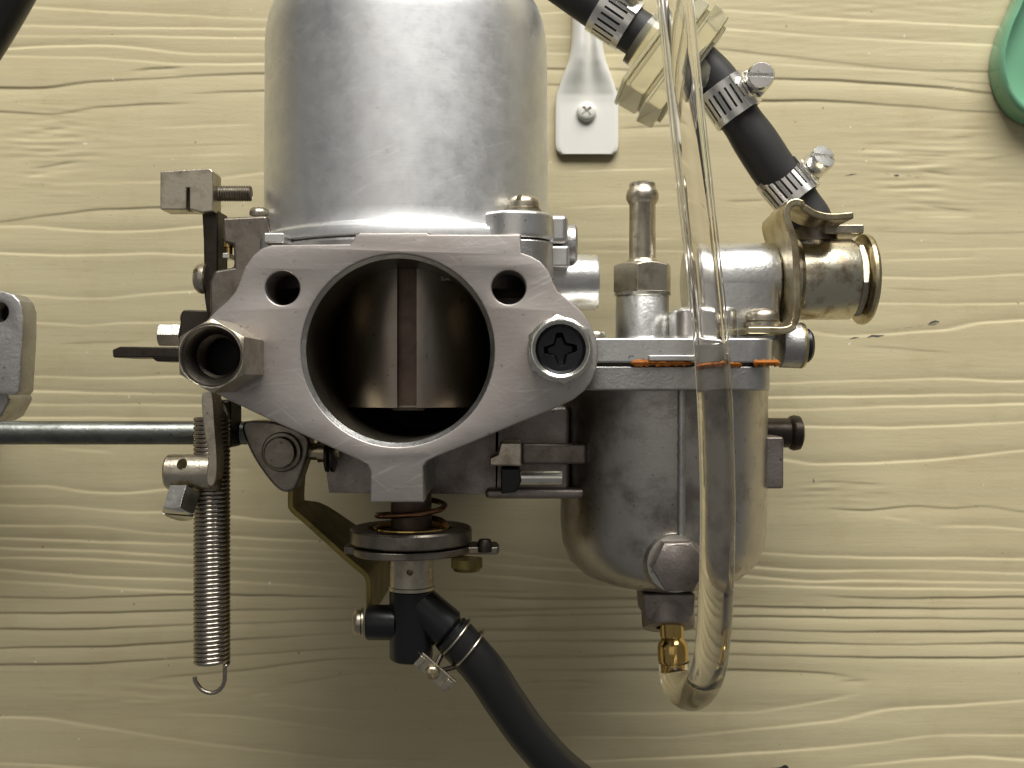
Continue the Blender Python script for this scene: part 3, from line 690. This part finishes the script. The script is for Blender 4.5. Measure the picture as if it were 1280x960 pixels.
# bell-crank with cable barrel
z = 94
MB().prism(pxpoly([(252,496),(257,490),(265,492),(268,530),(271,572),(270,598),(264,608),(258,600),(260,570),(254,530)], z, 3), 86, z, 'xy').build('crank_arm', 'old_zinc', carb, bevel=0.5)
b0 = P(204, 591, 92); b1 = P(262, 591, 92)
MB().lathe([(4.0, 0), (4.5, 0.5), (4.5, b1.x - b0.x - .2), (4.3, b1.x - b0.x)], (b0.x, b0.y, 89), (1, 0, 0), 40).build('cable_barrel', 'old_zinc', carb, cut=MB().lathe([(1.35, 0), (1.35, 12), (2.2, 13.6)], (P(229, 0, 92).x, P(0, 580, 92).y, 82), (0, 0, 1), 24))
MB().lathe([(4.6, 0), (5.0, .3), (5.0, 1.5), (4.4, 2.0)], (P(262, 0, 92).x, b0.y, 89), (1, 0, 0), 36).build('barrel_collar', 'steel', carb)
q = P(229, 612, 92)
MB().lathe([(1.9, -3), (1.9, 3.4)], (q.x, q.y + 2.0, 90), (-0.06, -1, 0.22), 20).build('clamp_stud', 'steel', carb)
q = P(226, 616, 93); axn = Vector((-0.10, -1, 0.62)).normalized()
hb = MB().hexa((q.x, q.y, 90.5), axn, 4.3, 6.4, phase=R(0))
MB_slot = MB().obox(Vector((q.x, q.y, 90.5)) + axn * 6.4, Vector((1, 0, 0)), axn.cross(Vector((1, 0, 0))), axn, 12, 1.1, 2.4)
hb.build('clamp_bolt', 'zinc', carb, bevel=0.18, cut=MB_slot)
MB().box((P(262, 0, 80).x, P(0, 500, 80).y, 70), (P(276, 0, 80).x + 3, P(0, 560, 80).y, 81.6)).build('crank_hub', 'dark_steel', carb, bevel=0.8)

# coupling eye on the throttle spindle
eye = pxpoly([(300,530),(322,526),(350,530),(380,544),(384,560),(376,590),(366,612),(352,616),(338,606),(320,582),(306,556)], 80, 3)
MB().prism(eye, 70, 78, 'xy').build('coupling_eye', 'steel', carb, bevel=0.8)
q = P(349, 566, 82)
MB().lathe([(5.3, 78.02), (5.3, 79.2), (5.0, 79.6), (4.2, 79.7), (4.2, 81.2), (3.8, 81.8), (0.01, 81.9)], (q.x, q.y, 0), (0, 0, 1), 36).build('coupling_bolt', 'steel', carb)
q = P(392, 566, 78); MB().lathe([(2.4, -6), (2.4, 0), (3.0, 0.1), (3.0, 2.0), (2.2, 2.2), (2.2, 6)], (q.x, q.y, 72), (1, 0, 0), 24).build('spindle_spacer', 'gold_zinc', carb)
for xx in (404, 411):
    q = P(xx, 572, 78); MB().lathe([(4.2, 0), (4.2, 0.9), (0.01, 0.9)], (q.x, q.y, 74), (1, 0, 0), 28).build('spindle_washer', 'dark_steel', carb, bevel=0.2)

# arm and small linkage between body and float bowl
MB().box((-6, P(0, 621, 70).y, 40), (16, -6, 68)).build('bowl_arm', 'cast_dark', carb, bevel=1.5)
MB().box((P(606, 0, 74).x, P(0, 625, 74).y, 36), (20, P(0, 612, 74).y, 72)).build('arm_foot', 'cast_dark', carb, bevel=1.2)
q0 = P(655, 598, 82); MB().lathe([(1.9, -2), (1.9, 10)], (q0.x, q0.y, 80), (1, 0, 0), 24).build('arm_shaft', 'zinc', carb)
MB().prism(pxpoly([(612,572),(622,568),(626,553),(652,553),(652,583),(612,582)], 86), 72, 86, 'xy').build('arm_stop', 'old_zinc', carb, bevel=0.5)
MB().prism(pxpoly([(626,586),(650,586),(652,602),(646,616),(626,618)], 84), 70, 83, 'xy').build('arm_clip', 'black_plastic', carb, bevel=0.5)
MB().box((P(652, 0, 78).x, P(0, 582, 78).y, 60), (20, P(0, 556, 78).y, 74)).build('arm_block', 'cast_dark', carb, bevel=0.8)

# ------------------------------------------------------------------ float bowl
bwx, bwz = 43.3, 55.0
bprof = [(29.9, -1.0), (29.6, -4), (29.3, -40), (28.7, -45.5), (26.6, -50.5), (22.5, -54.3), (16.5, -56.6), (9, -57.6), (0.01, -57.8)]
bowl = MB().lathe(bprof, (bwx, 0, bwz), (0, 1, 0), 96).build('float_bowl', 'bowl', carb, sharp=50)
MB().sweep([Vector((43.9, 4 - 45 * t, bwz + 29.55 + 0.25 - (0.25 * t))) for t in [i / 30 for i in range(31)]], lambda t: 1.05 + 0.12 * math.sin(t * 90), 12).build('cast_rib', 'cast', bowl)
MB().lathe([(29.5, 0), (29.5, 0.1)], (bwx, -1.0, bwz), (0, 1, 0), 12)
lidp = rrect(15, 24, 68.6, 88, 7.5)
MB().prism(rrect(15, 24, 67.8, 87.2, 7.5), -1.7, 4.7, 'xz').build('bowl_flange', 'cast', bowl, bevel=0.6)
lid = MB().prism(lidp, 5.4, 11.8, 'xz').build('bowl_lid', 'cast_bright', carb, bevel=0.6)
MB().prism(rrect(15.6, 24.6, 67.4, 86.9, 7.2), 4.72, 5.38, 'xz').build('lid_gasket', 'dark_steel', carb)
def crust(px0, px1, py, zz):
    m = MB(); V = []; F = []; N = 26; rr = random.Random(px0)
    for i in range(N + 1):
        x = P(px0 + (px1 - px0) * i / N, 0, zz).x; y = P(0, py, zz).y
        e = min(1, min(i, N - i) / 2.5)
        hh = (0.62 + rr.uniform(-.2, .24)) * e + 0.05; dd = (0.95 + rr.uniform(-.25, .3)) * e
        for k in range(6):
            a = 2 * PI * k / 6
            V.append((x, y + hh * 1.5 * math.sin(a) * (0.75 if a < PI else 1.0), zz - 0.4 + dd * math.cos(a)))
    for i in range(N):
        for k in range(6):
            k2 = (k + 1) % 6; F.append((i * 6 + k, i * 6 + k2, i * 6 + 6 + k2, i * 6 + 6 + k))
    m.add(V, F + [tuple(range(6)), tuple(N * 6 + k for k in range(6))]).build('gasket_crust', 'gasket', carb, label='rusty orange crust squeezed out of the lid joint')
crust(786, 868, 453, 88.0); crust(868, 930, 454.5, 87.5); crust(940, 976, 453, 87.8)
MB().prism(rrect(P(810, 0, 89).x, 84, P(872, 0, 89).x, 88.9, 0.8), P(0, 451, 89).y, P(0, 444, 89).y, 'xz').build('lid_ledge', 'cast_bright', lid, bevel=0.25)
q = P(745, 404, 80); pan_head('lid_screw', 'old_zinc', lid, (q.x, 11.85, 76), (0, 1, 0), 2.9, 2.6, phase=0.6)
# inclined shoulder on the bowl's left
# drain plug in front
q = P(848, 708, 90)
MB().lathe([(9.5, 66), (8.6, 78), (7.7, 83.5), (7.3, 84.5), (0.01, 84.5)], (q.x, q.y, 0), (0, 0, 1), 40).build('drain_boss', 'bowl', bowl, sharp=50)
MB().lathe([(7.4, 84.5), (7.6, 85), (7.4, 86.2), (6, 86.3)], (q.x, q.y, 0), (0, 0, 1), 40).build('plug_washer', 'zinc', bowl)
MB().hexa((q.x, q.y, 86.3), (0, 0, 1), 7.0, 5.2, phase=R(62)).build('drain_plug', 'cast_dark', bowl, bevel=0.25)
# outlet block under the bowl
q = P(836, 0, 64)
ob = pxpoly([(803,742),(870,742),(868,768),(858,778),(818,778),(806,774)], 68)
MB().prism(ob, 52, 68, 'xy').build('outlet_block', 'cast_dark', bowl, bevel=0.8)
MB().lathe([(6.4, -10), (7.3, -9), (7.4, -0.8), (7.0, 0), (3.6, 0), (3.5, -3)], (q.x, -68.0, 64), (0, -0.9, 0.42), 40).build('outlet_boss', 'cast_dark', bowl)
q = P(842, 0, 64); bax = Vector((0.03, -1, 0.16))
MB().lathe([(3.3, 0), (3.3, 5.6), (3.0, 6.0), (3.9, 7.4), (4.2, 8.4), (4.2, 12.2), (3.7, 13.0), (2.8, 13.3), (2.8, 15.5), (2.2, 15.9)], (q.x - .6, -64.9, 63.2), bax, 40).build('outlet_fitting', 'brass', bowl)
# side stub and block on the right of the bowl
q = P(956, 541, 46)
MB().lathe([(4.4, -8), (4.4, 7.0), (5.0, 7.6), (5.3, 8.6), (5.0, 10.2), (4.0, 10.8), (3.0, 10.8), (2.8, 9), (0.01, 9)], (q.x, q.y, 46), (1, 0, 0), 36).build('side_stub', 'dark_steel', bowl)
q0 = P(944, 546, 64); q1 = P(980, 611, 64)
MB().box((q0.x - 4, q0.y, 48), (q1.x, q1.y, 64)).build('side_block', 'cast_dark', bowl, bevel=0.7)
q = P(972, 480, 70); MB().lathe([(0.9, -3), (0.9, 0.6), (0.6, 0.9), (0.01, 1.0)], (67.7, q.y, 76), (1, 0, 0), 12).build('flange_pip', 'zinc', bowl)
# vent fitting on the lid
vx, vz = P(803, 0, 60).x, 60
MB().lathe([(8.4, 11.7), (8.0, 12.6), (7.6, 13.6), (7.5, 24.4), (7.2, 24.9)], (vx, 0, vz), (0, 1, 0), 48).build('vent_boss', 'cast_bright', lid)
MB().lathe([(8.0, 24.9), (8.0, 25.7), (5, 25.8)], (vx, 0, vz), (0, 1, 0), 40).build('vent_washer', 'zinc', lid)
fit = MB().hexa((vx, 25.8, vz), (0, 1, 0), 8.6, 8.2, phase=R(14)).build('vent_union', 'old_zinc', lid, bevel=0.2)
MB().lathe([(4.6, 34), (4.3, 35), (3.75, 35.4), (3.7, 50.6), (4.0, 51.2), (4.55, 52.2), (4.65, 53.4), (4.3, 54.6), (3.7, 55.4), (3.7, 56.6), (3.3, 57), (2.3, 57), (2.2, 50)], (vx, 0, vz), (0, 1, 0), 40).build('hose_barb', 'old_zinc', fit)
# fuel inlet tower
ty, tz = P(0, 352, 62).y, 62
MB().lathe([(8.6, 48.6), (10.4, 50.5), (10.8, 52.5), (10.8, 73.0), (10.4, 73.4)], (0, ty, tz), (1, 0, 0), 56).build('inlet_tower', 'cast_bright', lid)
MB().prism(rrect(P(846, 0, 78).x, 44, P(924, 0, 78).x, 80, 5), 11.5, 20.6, 'xz').build('tower_base', 'cast_bright', lid, bevel=1.6, bseg=3)
MB().prism(rrect(50.5, 51.3, 73, 72.7, 2), 11.9, 28.6, 'xz').build('tower_neck', 'cast_bright', lid, bevel=0.6)
# zinc bracket with foot and ear
br = [P(x, y, 80) for x, y in ((930,414),(960,414),(974,414),(984,411),(991,403),(994,390),(994,360),(993,325),(990,300),(984,282),(981,268),(985,257),(994,254),(1004,258),(1018,266),(1034,270),(1050,270),(1069,268))]
MB().ribbon(catmull(br, 3), None, 1.9, lambda t: 58 if t < .2 else (54 + 8 * t if t < .62 else 66), lambda t: 84.5 if t < .2 else 82 if t < .75 else 80 - 4 * (t - .75)).build('inlet_bracket', 'gold_zinc', lid, bevel=0.4)
q = P(950, 406, 74); pan_head('bracket_screw', 'old_zinc', lid, (q.x - .6, P(0, 409, 79).y, 78.6), (0, 1, 0), 4.4, 3.6, washer=1.3, phase=0.75)
# union, its lip and nut
U = MB().lathe([(10.2, 75.4), (11.0, 75.8), (11.0, 77.6), (10.3, 78.0), (10.2, 79.0), (11.2, 79.6), (11.35, 80.6), (11.3, 94.6), (10.9, 95.2)], (0, ty + .6, tz), (1, 0, 0), 64).build('banjo_union', 'union_zinc', lid)
MB().hexa((95.2, ty + .6, tz), (1, 0, 0), 11.4, 2.4, phase=R(10)).build('union_nut', 'old_zinc', U, bevel=0.2)
MB().lathe([(11.4, 97.6), (12.6, 98.0), (12.8, 98.8), (12.4, 99.6), (9, 99.8), (0.01, 99.8)], (0, ty + .6, tz), (1, 0, 0), 64).build('union_cap', 'gold_zinc', U)
q = P(1018, 292, 58); MB().lathe([(5.4, -5), (5.4, 4), (4.2, 4.3), (4.2, 12)], (q.x, q.y, 58), (-0.35, 0.9, 0), 32).build('banjo_neck', 'steel', U)
q = P(1042, 292, 58); MB().box((q.x - 5, q.y - 1.2, 54), (q.x + 6, q.y + 1.4, 66)).build('union_tab', 'old_zinc', U, bevel=0.4)
# round plug on the lid's right end
q = P(998, 432, 72)
MB().lathe([(4, -6), (6.0, -5), (6.2, -0.3), (6.2, 0)], (q.x, q.y, 72), (1, 0, 0), 40).build('lid_ear', 'cast', lid)
MB().lathe([(2, 0.05), (6.1, 0.05), (6.3, 0.5), (6.1, 1.2), (2, 1.2)], (q.x, q.y, 72), (1, 0, 0), 40).build('plug_ring', 'gold_zinc', lid)
MB().lathe([(4.6, 1.2), (4.6, 2.6), (3.8, 3.4), (0.01, 3.6)], (q.x, q.y, 72), (1, 0, 0), 32).build('end_plug', 'black_plastic', lid)

# ------------------------------------------------------------------ throttle return spring
sx_ = P(265, 0, 85).x; r_ = 4.1
pts = helix(sx_, 85, r_, -8.6, P(0, 829, 85).y, 57.0, 18, 0.0)
e = pts[-1]
hk = [P(x, y, 85) for x, y in ((281,833),(281,846),(279,856),(272,864),(262,866),(252,862),(245,853),(243,846))]
hk = catmull([Vector((e.x, e.y, e.z)), Vector((e.x - .15, e.y - .4, 86.5))] + hk, 5)
top = catmull([Vector((sx_, -3.5, 85)), Vector((sx_ + 3, -5.2, 85)), pts[0]], 4)
tag(MB().sweep(top[:-1] + pts + hk[1:], 0.58, 8).build('return_spring', 'spring_steel', None, sharp=60), 'long steel coil spring with an open hook at its lower end, hanging at the left', 'spring')

# ------------------------------------------------------------------ linkage rod
ry = P(0, 541.5, 72).y
rod = MB().lathe([(2.6, -330), (3.2, -329.2), (3.2, P(312, 0, 72).x), (2.9, P(314, 0, 72).x)], (0, ry, 70), (1, 0, 0), 40).build('linkage_rod', 'rod', None)
tag(rod, 'dark grey steel rod running in horizontally from the left edge', 'rod')

# ------------------------------------------------------------------ choke fuel hose
hp = [be - bdir * 0.5] + [P(x, y, zz) for x, y, zz in ((604,836,79),(632,878,77),(664,922,74),(706,966,70),(770,1010,64),(860,1050,56))]
hp[0] = bs + bdir * bl * 0.80
hpc = catmull(hp, 8)
hose = MB().sweep(hpc, lambda t: 5.5 if t > 0.02 else 5.3, 28).build('choke_hose', 'hose_black', None)
tag(hose, 'glossy black hose leaving the nozzle under the throat toward the bottom edge', 'hose')
clip = empty('wire_clip', bs + bdir * bl * 1.0, 'thin spring wire clip pinching the glossy black hose below the throat', 'hose clip')
a_, u_, v_ = frame(bdir)
for d_ in (bl * 0.92, bl * 1.22):
    c_ = bs + bdir * d_
    MB().sweep([c_ + (u_ * math.cos(2 * PI * k / 40) + v_ * math.sin(2 * PI * k / 40)) * 5.75 for k in range(41)], 0.32, 8).build('clip_ring', 'old_zinc', clip)
q = P(541, 842, 86)
dn = Vector((bdir.y, -bdir.x, 0)); dn = dn if dn.x < 0 else -dn
for d_ in (bl * 0.92, bl * 1.22):
    c_ = bs + bdir * d_ + dn * 5.6 + Vector((0, 0, 2.4))
    MB().sweep([c_, c_.lerp(Vector((q.x, q.y, 84)), 0.5) + Vector((0, 0, .6)), Vector((q.x, q.y, 84)) + bdir * (d_ - bl * 1.07) * 0.5], 0.7, 8).build('clip_leg', 'dark_steel', clip)
MB().obox(Vector((q.x, q.y, 84)), bdir, dn, Vector((0, 0, 1)), 12.5, 4.2, 1.2).build('clip_plate', 'old_zinc', clip, bevel=0.3)
pan_head('clip_screw', 'gold_zinc', clip, Vector((q.x - .3, q.y, 84.7)), (0.1, 0.1, 1), 1.9, 1.7, phase=0.2)
for sgn in (-1, 1):
    MB().obox(Vector((q.x, q.y, 85)) + bdir * sgn * 4.6, bdir, dn, Vector((0, 0, 1)), 1.6, 3.4, 2.6).build('clip_tab', 'old_zinc', clip, bevel=0.3)

# ------------------------------------------------------------------ rubber fuel hoses, clamps and filter
hz = 62
hA = catmull([P(x, y, hz) for x, y in ((560,-130),(640,-68),(720,-11),(770,24),(806,48))], 8)
tag(MB().sweep(hA, 6.35, 28).build('fuel_hose', 'rubber', None), 'black rubber hose entering at the top edge into the clear filter', 'hose', 'rubber fuel hoses')
hB = catmull([P(x, y, zz) for x, y, zz in ((868,76,hz),(896,104,hz),(921,142,hz),(945,178,61),(968,213,60),(990,240,59),(1008,268,58),(1013,281,58))], 6)
tag(MB().sweep(hB, lambda t: 6.3 - 0.55 * math.exp(-((t - .32) / .07) ** 2) - 0.5 * math.exp(-((t - .78) / .07) ** 2), 28).build('fuel_hose', 'rubber', None), 'short black rubber hose between clear filter and zinc inlet union', 'hose', 'rubber fuel hoses')
fd = (P(912, 128, hz) - P(770, 24, hz)).normalized()
fc = P(836, 74, hz)
fn = Vector((-fd.y, fd.x, 0)).normalized()
flt = empty('fuel_filter', fc, 'yellowed clear plastic block-shaped fuel filter joining two rubber hoses', 'fuel filter')
def slab(name, t0, t1, hw0, hw1, z0, z1, bev=0.5):
    V = []
    for zz in (z0, z1):
        for t, h in ((t0, -hw0), (t0, hw0), (t1, hw1), (t1, -hw1)):
            V.append(Vector((fc.x, fc.y, zz)) + fd * t + fn * h)
    MB().add(V, [(0, 1, 2, 3), (7, 6, 5, 4), (0, 4, 5, 1), (1, 5, 6, 2), (2, 6, 7, 3), (3, 7, 4, 0)]).build(name, 'filter_plastic', flt, bevel=bev)
slab('inlet_face', -6.4, -5.0, 15.6, 16.0, 50, 73); slab('body_slab', -4.95, 0.9, 15.8, 15.2, 51, 72)
slab('rib', 0.95, 2.0, 14.2, 14.2, 52, 71, 0.2); slab('outlet_slab', 2.05, 7.2, 16.6, 15.6, 51, 72)
slab('rib', 7.25, 8.3, 13.2, 13.0, 52, 71, 0.2)
MB().lathe([(5.0, -10.5), (7.8, -10.3), (7.9, -6.5)], fc, fd, 40).build('neck', 'filter_plastic', flt)
MB().lathe([(7.4, 8.35), (6.9, 11), (5.0, 13)], fc, fd, 40).build('neck', 'filter_plastic', flt)

def clamp(label, ctr, axis, side, rad, wid, turn):
    """worm-drive hose clamp: slotted band, housing and slotted screw"""
    a = Vector(axis).normalized(); s = Vector(side); s = (s - a * s.dot(a)).normalized(); t = a.cross(s)
    root = empty('hose_clamp', ctr, label, 'hose clamp', 'worm-drive clamps on the rubber hoses')
    c = Vector(ctr); N = 72; rows = (-wid / 2, -wid * 0.30, wid * 0.30, wid / 2); V = []; F = []
    ang = [2 * PI * k / N for k in range(N)]
    for rr in (rad + 0.75, rad + 0.1):
        for y in rows:
            for th in ang: V.append(c + a * y + (s * math.cos(th) + t * math.sin(th)) * rr)
    def I(l, i, k): return l * 4 * N + i * N + (k % N)
    solid = lambda k: (k % 3 != 0) or k % N < 5 or k % N > N - 5
    for k in range(N):
        for i in range(3):
            if i == 1 and not solid(k): continue
            F.append((I(0, i, k), I(0, i, k + 1), I(0, i + 1, k + 1), I(0, i + 1, k)))
            F.append((I(1, i, k + 1), I(1, i, k), I(1, i + 1, k), I(1, i + 1, k + 1)))
        F.append((I(0, 0, k + 1), I(0, 0, k), I(1, 0, k), I(1, 0, k + 1)))
        F.append((I(0, 3, k), I(0, 3, k + 1), I(1, 3, k + 1), I(1, 3, k)))
        if not solid(k):
            F.append((I(0, 1, k), I(0, 1, k + 1), I(1, 1, k + 1), I(1, 1, k))); F.append((I(0, 2, k + 1), I(0, 2, k), I(1, 2, k), I(1, 2, k + 1)))
            F.append((I(0, 1, k), I(1, 1, k), I(1, 2, k), I(0, 2, k))); F.append((I(0, 1, k + 1), I(0, 2, k + 1), I(1, 2, k + 1), I(1, 1, k + 1)))
    me = MB().add(V, F)
    me.build('band', 'stainless', root, sharp=30)
    # overlapping tail of the band
    V = []; F = []; th0, th1, n = R(18), R(70), 14
    for rr in (rad + 0.85, rad + 1.5):
        for i in range(n + 1):
            th = turn * (th0 + (th1 - th0) * i / n)
            for y in (-wid * .5, -wid * .2, wid * .2, wid * .5):
                V.append(c + a * y + (s * math.cos(th) + t * math.sin(th)) * rr)
    q = lambda l, i, j: l * (n + 1) * 4 + i * 4 + j
    for i in range(n):
        for j in range(3):
            if j == 1 and i % 3 == 1: 
                continue
            F.append((q(1, i, j), q(1, i, j + 1), q(1, i + 1, j + 1), q(1, i + 1, j))); F.append((q(0, i, j + 1), q(0, i, j), q(0, i + 1, j), q(0, i + 1, j + 1)))
        F.append((q(0, i, 0), q(1, i, 0), q(1, i + 1, 0), q(0, i + 1, 0))); F.append((q(1, i, 3), q(0, i, 3), q(0, i + 1, 3), q(1, i + 1, 3)))
    for j in range(3):
        F.append((q(0, n, j), q(1, n, j), q(1, n, j + 1), q(0, n, j + 1)))
    MB().add(V, F).build('band_tail', 'stainless', root, sharp=30)
    # housing: arched saddle over the worm screw
    hc = c + s * (rad + 2.6)
    prof = []
    m = MB()
    pts = circ(0, 0.4, 2.9, 12, 0, 180) + [(-3.4, -1.6), (3.4, -1.6)]
    V = [hc + a * (x * 1.25) + s * y + t * (-turn) * zz for zz in (-3.2, 3.2) for x, y in pts]
    n2 = len(pts); F = [tuple(range(n2)), tuple(reversed(range(n2, 2 * n2)))] + [(i, n2 + i, n2 + (i + 1) % n2, (i + 1) % n2) for i in range(n2)]
    m.add(V, F).build('housing', 'stainless', root, bevel=0.3)
    sd = t * turn
    so = hc + s * 0.4 + sd * 3.2
    cut = MB().obox(so + sd * 6.2, s * 0.8 + a * 0.6, (s * 0.8 + a * 0.6).cross(sd), sd, 9, 1.0, 2.8)
    MB().lathe([(2.2, -7), (2.2, 0.2), (3.6, 0.5), (3.75, 1.0), (3.75, 5.4), (3.3, 6.1), (0.01, 6.2)], so, sd, 28).build('clamp_screw', 'stainless', root, cut=cut, bevel=0.15)
    return root
ax2 = P(945, 178, hz) - P(896, 104, hz)
clamp('slotted steel hose clamp just right of the clear filter', P(911, 127, hz), ax2, (0.83, 0.55, 0.12), 6.15, 10.4, 1)
ax3 = P(1008, 268, 58) - P(968, 213, 60)
clamp('slotted steel hose clamp nearest the zinc inlet bracket', P(984, 234, 59.5), ax3 + Vector((0, 0, 4)), (0.8, 0.3, -0.4), 6.0, 10.4, 1)
ax1 = P(806, 48, hz) - P(720, -11, hz)
clamp('slotted steel hose clamp at the top edge, above the white bracket', P(768, 22, hz), ax1, (0.6, 0.8, 0.15), 6.4, 10.4, 1)

# ------------------------------------------------------------------ clear vent tube with fluid
tp = [(842.5,827,64.5),(843.5,838,65),(846,853,67.5),(856,866,74),(870,866,83),(883,846,90),(890,812,94),(895,740,98),(897,640,100),(895,540,101.5),(889,430,102.5),(879,330,104),(868,230,105),(856,120,106),(846,20,107),(838,-60,108),(826,-160,108)]
tpc = catmull([P(*p) for p in tp], 7)
def tube_shell(path, ro, ri, seg=32):
    m = MB(); o_ = MB().sweep(path, ro, seg, caps=False); i_ = MB().sweep(path, ri, seg, caps=False)
    n = len(path); off = len(o_.v); F = list(o_.f) + [tuple(reversed([k + off for k in f])) for f in i_.f]
    for base, rev in ((0, False), ((n - 1) * seg, True)):
        for k in range(seg):
            k2 = (k + 1) % seg; f = (base + k, off + base + k, off + base + k2, base + k2)
            F.append(tuple(reversed(f)) if rev else f)
    return m.add(o_.v + i_.v, F)
vt = empty('vent_tube', P(842, 827, 64.5), 'clear plastic tube looping up from the brass fitting in front of the float bowl', 'tube')
tube_shell(tpc, 4.3, 2.9).build('tube_wall', 'clear_tube', vt, sharp=70)
i0 = 8; i1 = min(range(len(tpc)), key=lambda i: (tpc[i] - P(889, 432, 102.5)).length)
MB().sweep(tpc[i0:i1 + 1], 2.93, 24).build('fluid', 'clear_fluid', vt, sharp=70)

# ------------------------------------------------------------------ white bracket on the wall
wb = empty('white_bracket', P(733, 150, 0), 'white painted metal strip with flattened end screwed to the wall', 'bracket')
rows = [(-160, 18, 1), (-60, 18, 1), (0, 18.5, 1), (40, 19, 1), (62, 20.5, .95), (78, 24, .8), (92, 29.5, .55), (106, 34.5, .25), (118, 38, .05), (128, 39, 0), (150, 39.3, 0), (176, 39.3, 0), (184, 38.8, 0), (189, 36.5, 0), (192, 33, 0)]
nu = 24; V = []; F = []
rr_ = []
for i in range(len(rows) - 1):
    for k in range(4):
        t = k / 4; rr_.append(tuple(rows[i][j] * (1 - t) + rows[i + 1][j] * t for j in range(3)))
rr_.append(rows[-1])
for side in (0, 1):
    for py, hw_, bu in rr_:
        for j in range(nu + 1):
            u = -1 + 2 * j / nu
            z_ = 2.2 + bu * (5.5 * math.sqrt(max(0, 1 - (abs(u) * 0.97) ** 2)) - 3.8 * math.exp(-((u - .1) / .28) ** 2)) - 0.5 * max(0, abs(u) - .93) / .07
            if side: z_ = 0.5
            V.append(P(734 + (py < 60) * 0 + u * hw_, py, 2.5).xy.to_3d() + Vector((0, 0, z_)))
nr = len(rr_); W = nu + 1
for side in (0, 1):
    o_ = side * nr * W
    for i in range(nr - 1):
        for j in range(nu): F.append((o_ + i * W + j, o_ + i * W + j + 1, o_ + (i + 1) * W + j + 1, o_ + (i + 1) * W + j))
for i in range(nr - 1):
    for j in (0, nu): F.append((i * W + j, (i + 1) * W + j, nr * W + (i + 1) * W + j, nr * W + i * W + j))
for i in (0, nr - 1):
    for j in range(nu): F.append((i * W + j, i * W + j + 1, nr * W + i * W + j + 1, nr * W + i * W + j))
MB().add(V, F).build('strip', 'white_paint', wb, sharp=50)
q = P(733, 140, 2.5); pan_head('mounting_screw', 'white_paint', wb, (q.x, q.y, 2.25), (0, 0, 1), 3.3, 1.9, phase=0.7)

# ------------------------------------------------------------------ green piece at the right edge
gd_ = empty('green_dish', P(1300, 70, 0), 'glossy green rounded plastic piece cut off by the upper right edge', 'plastic dish')
go = [(1282,-30),(1268,5),(1255,34),(1247,62),(1245,82),(1249,106),(1259,128),(1275,145),(1300,154),(1330,150),(1356,128),(1368,90),(1362,40),(1345,-10),(1320,-42),(1298,-46)]
oc = [Vector((x, y, 0)) for x, y in pxpoly(go, 6, 4)]
ctr = sum(oc, Vector()) / len(oc); prof = [(1.0, 1.0), (1.0, 5), (0.985, 7.2), (0.95, 8.6), (0.90, 9), (0.85, 8.4), (0.80, 6.6), (0.77, 4.6), (0.72, 4.0), (0.4, 4.0), (0.001, 4.0)]
V = []; F = []; n = len(oc)
for s_, z_ in prof:
    for p in oc: V.append(ctr + (p - ctr) * s_ + Vector((0, 0, z_)))
for i in range(len(prof) - 1):
    for k in range(n): F.append((i * n + k, i * n + (k + 1) % n, (i + 1) * n + (k + 1) % n, (i + 1) * n + k))
F.append(tuple(range(n)))
MB().add(V, F).build('dish_body', 'green_plastic', gd_, sharp=60)

# ------------------------------------------------------------------ flange of the second carburettor at the left edge
sc2 = empty('flange_casting', P(-40, 450, 0), 'grey cast aluminium flange with a bolt hole cut off by the left edge', 'casting')
zf = 62
o2 = pxpoly([(-160,360),(4,364),(16,368),(24,376),(28,388),(28,420),(24,489),(20,494),(-160,482)], zf)
hh = P(0, 390, zf)
plate('lobe', 'cast', sc2, o2, [(hh.x - 0.6, hh.y, 2.9)], zf - 9, zf, 0.6)
MB().prism(pxpoly([(-160,484),(10,490),(14,500),(2,522),(-10,528),(-160,528)], zf - 10), zf - 24, zf - 9.2, 'xy').build('lower_block', 'cast', sc2, bevel=0.8)
MB().box((P(-260, 0, zf).x - 40, -10, 0.6), (P(-130, 0, zf).x, 24, zf - 9.3)).build('barrel', 'cast_dark', sc2, bevel=3)
MB().box((P(-160, 0, zf).x, hh.y - 6, zf - 22), (P(-4, 0, zf).x, hh.y + 5, zf - 9.2)).build('hole_backing', 'hole_shade', sc2, bevel=0.8)  # added black block, paints the shade seen through the bolt hole
# ------------------------------------------------------------------ black hose in the top left corner
hC = catmull([P(x, y, 70) for x, y in ((-70,120),(-42,70),(-12,22),(22,-38),(60,-110),(90,-190))], 6)
tag(MB().sweep(hC, 7.4, 24).build('black_hose', 'hose_black', None), 'black hose crossing the top left corner of the wall', 'hose')
# dark tip at the bottom edge
q = P(966, 968, 10)
tag(MB().sweep([q + Vector((-3.2, -3, -8)), q + Vector((-1.5, 0.4, 0)), q + Vector((1.2, 1.6, 2)), q + Vector((3.4, 2.6, 2)), q + Vector((5.5, -4, -2)), q + Vector((6, -14, -8))], 1.4, 10).build('bent_wire', 'hose_black', None), 'small dark bent wire just peeking over the bottom edge', 'wire')
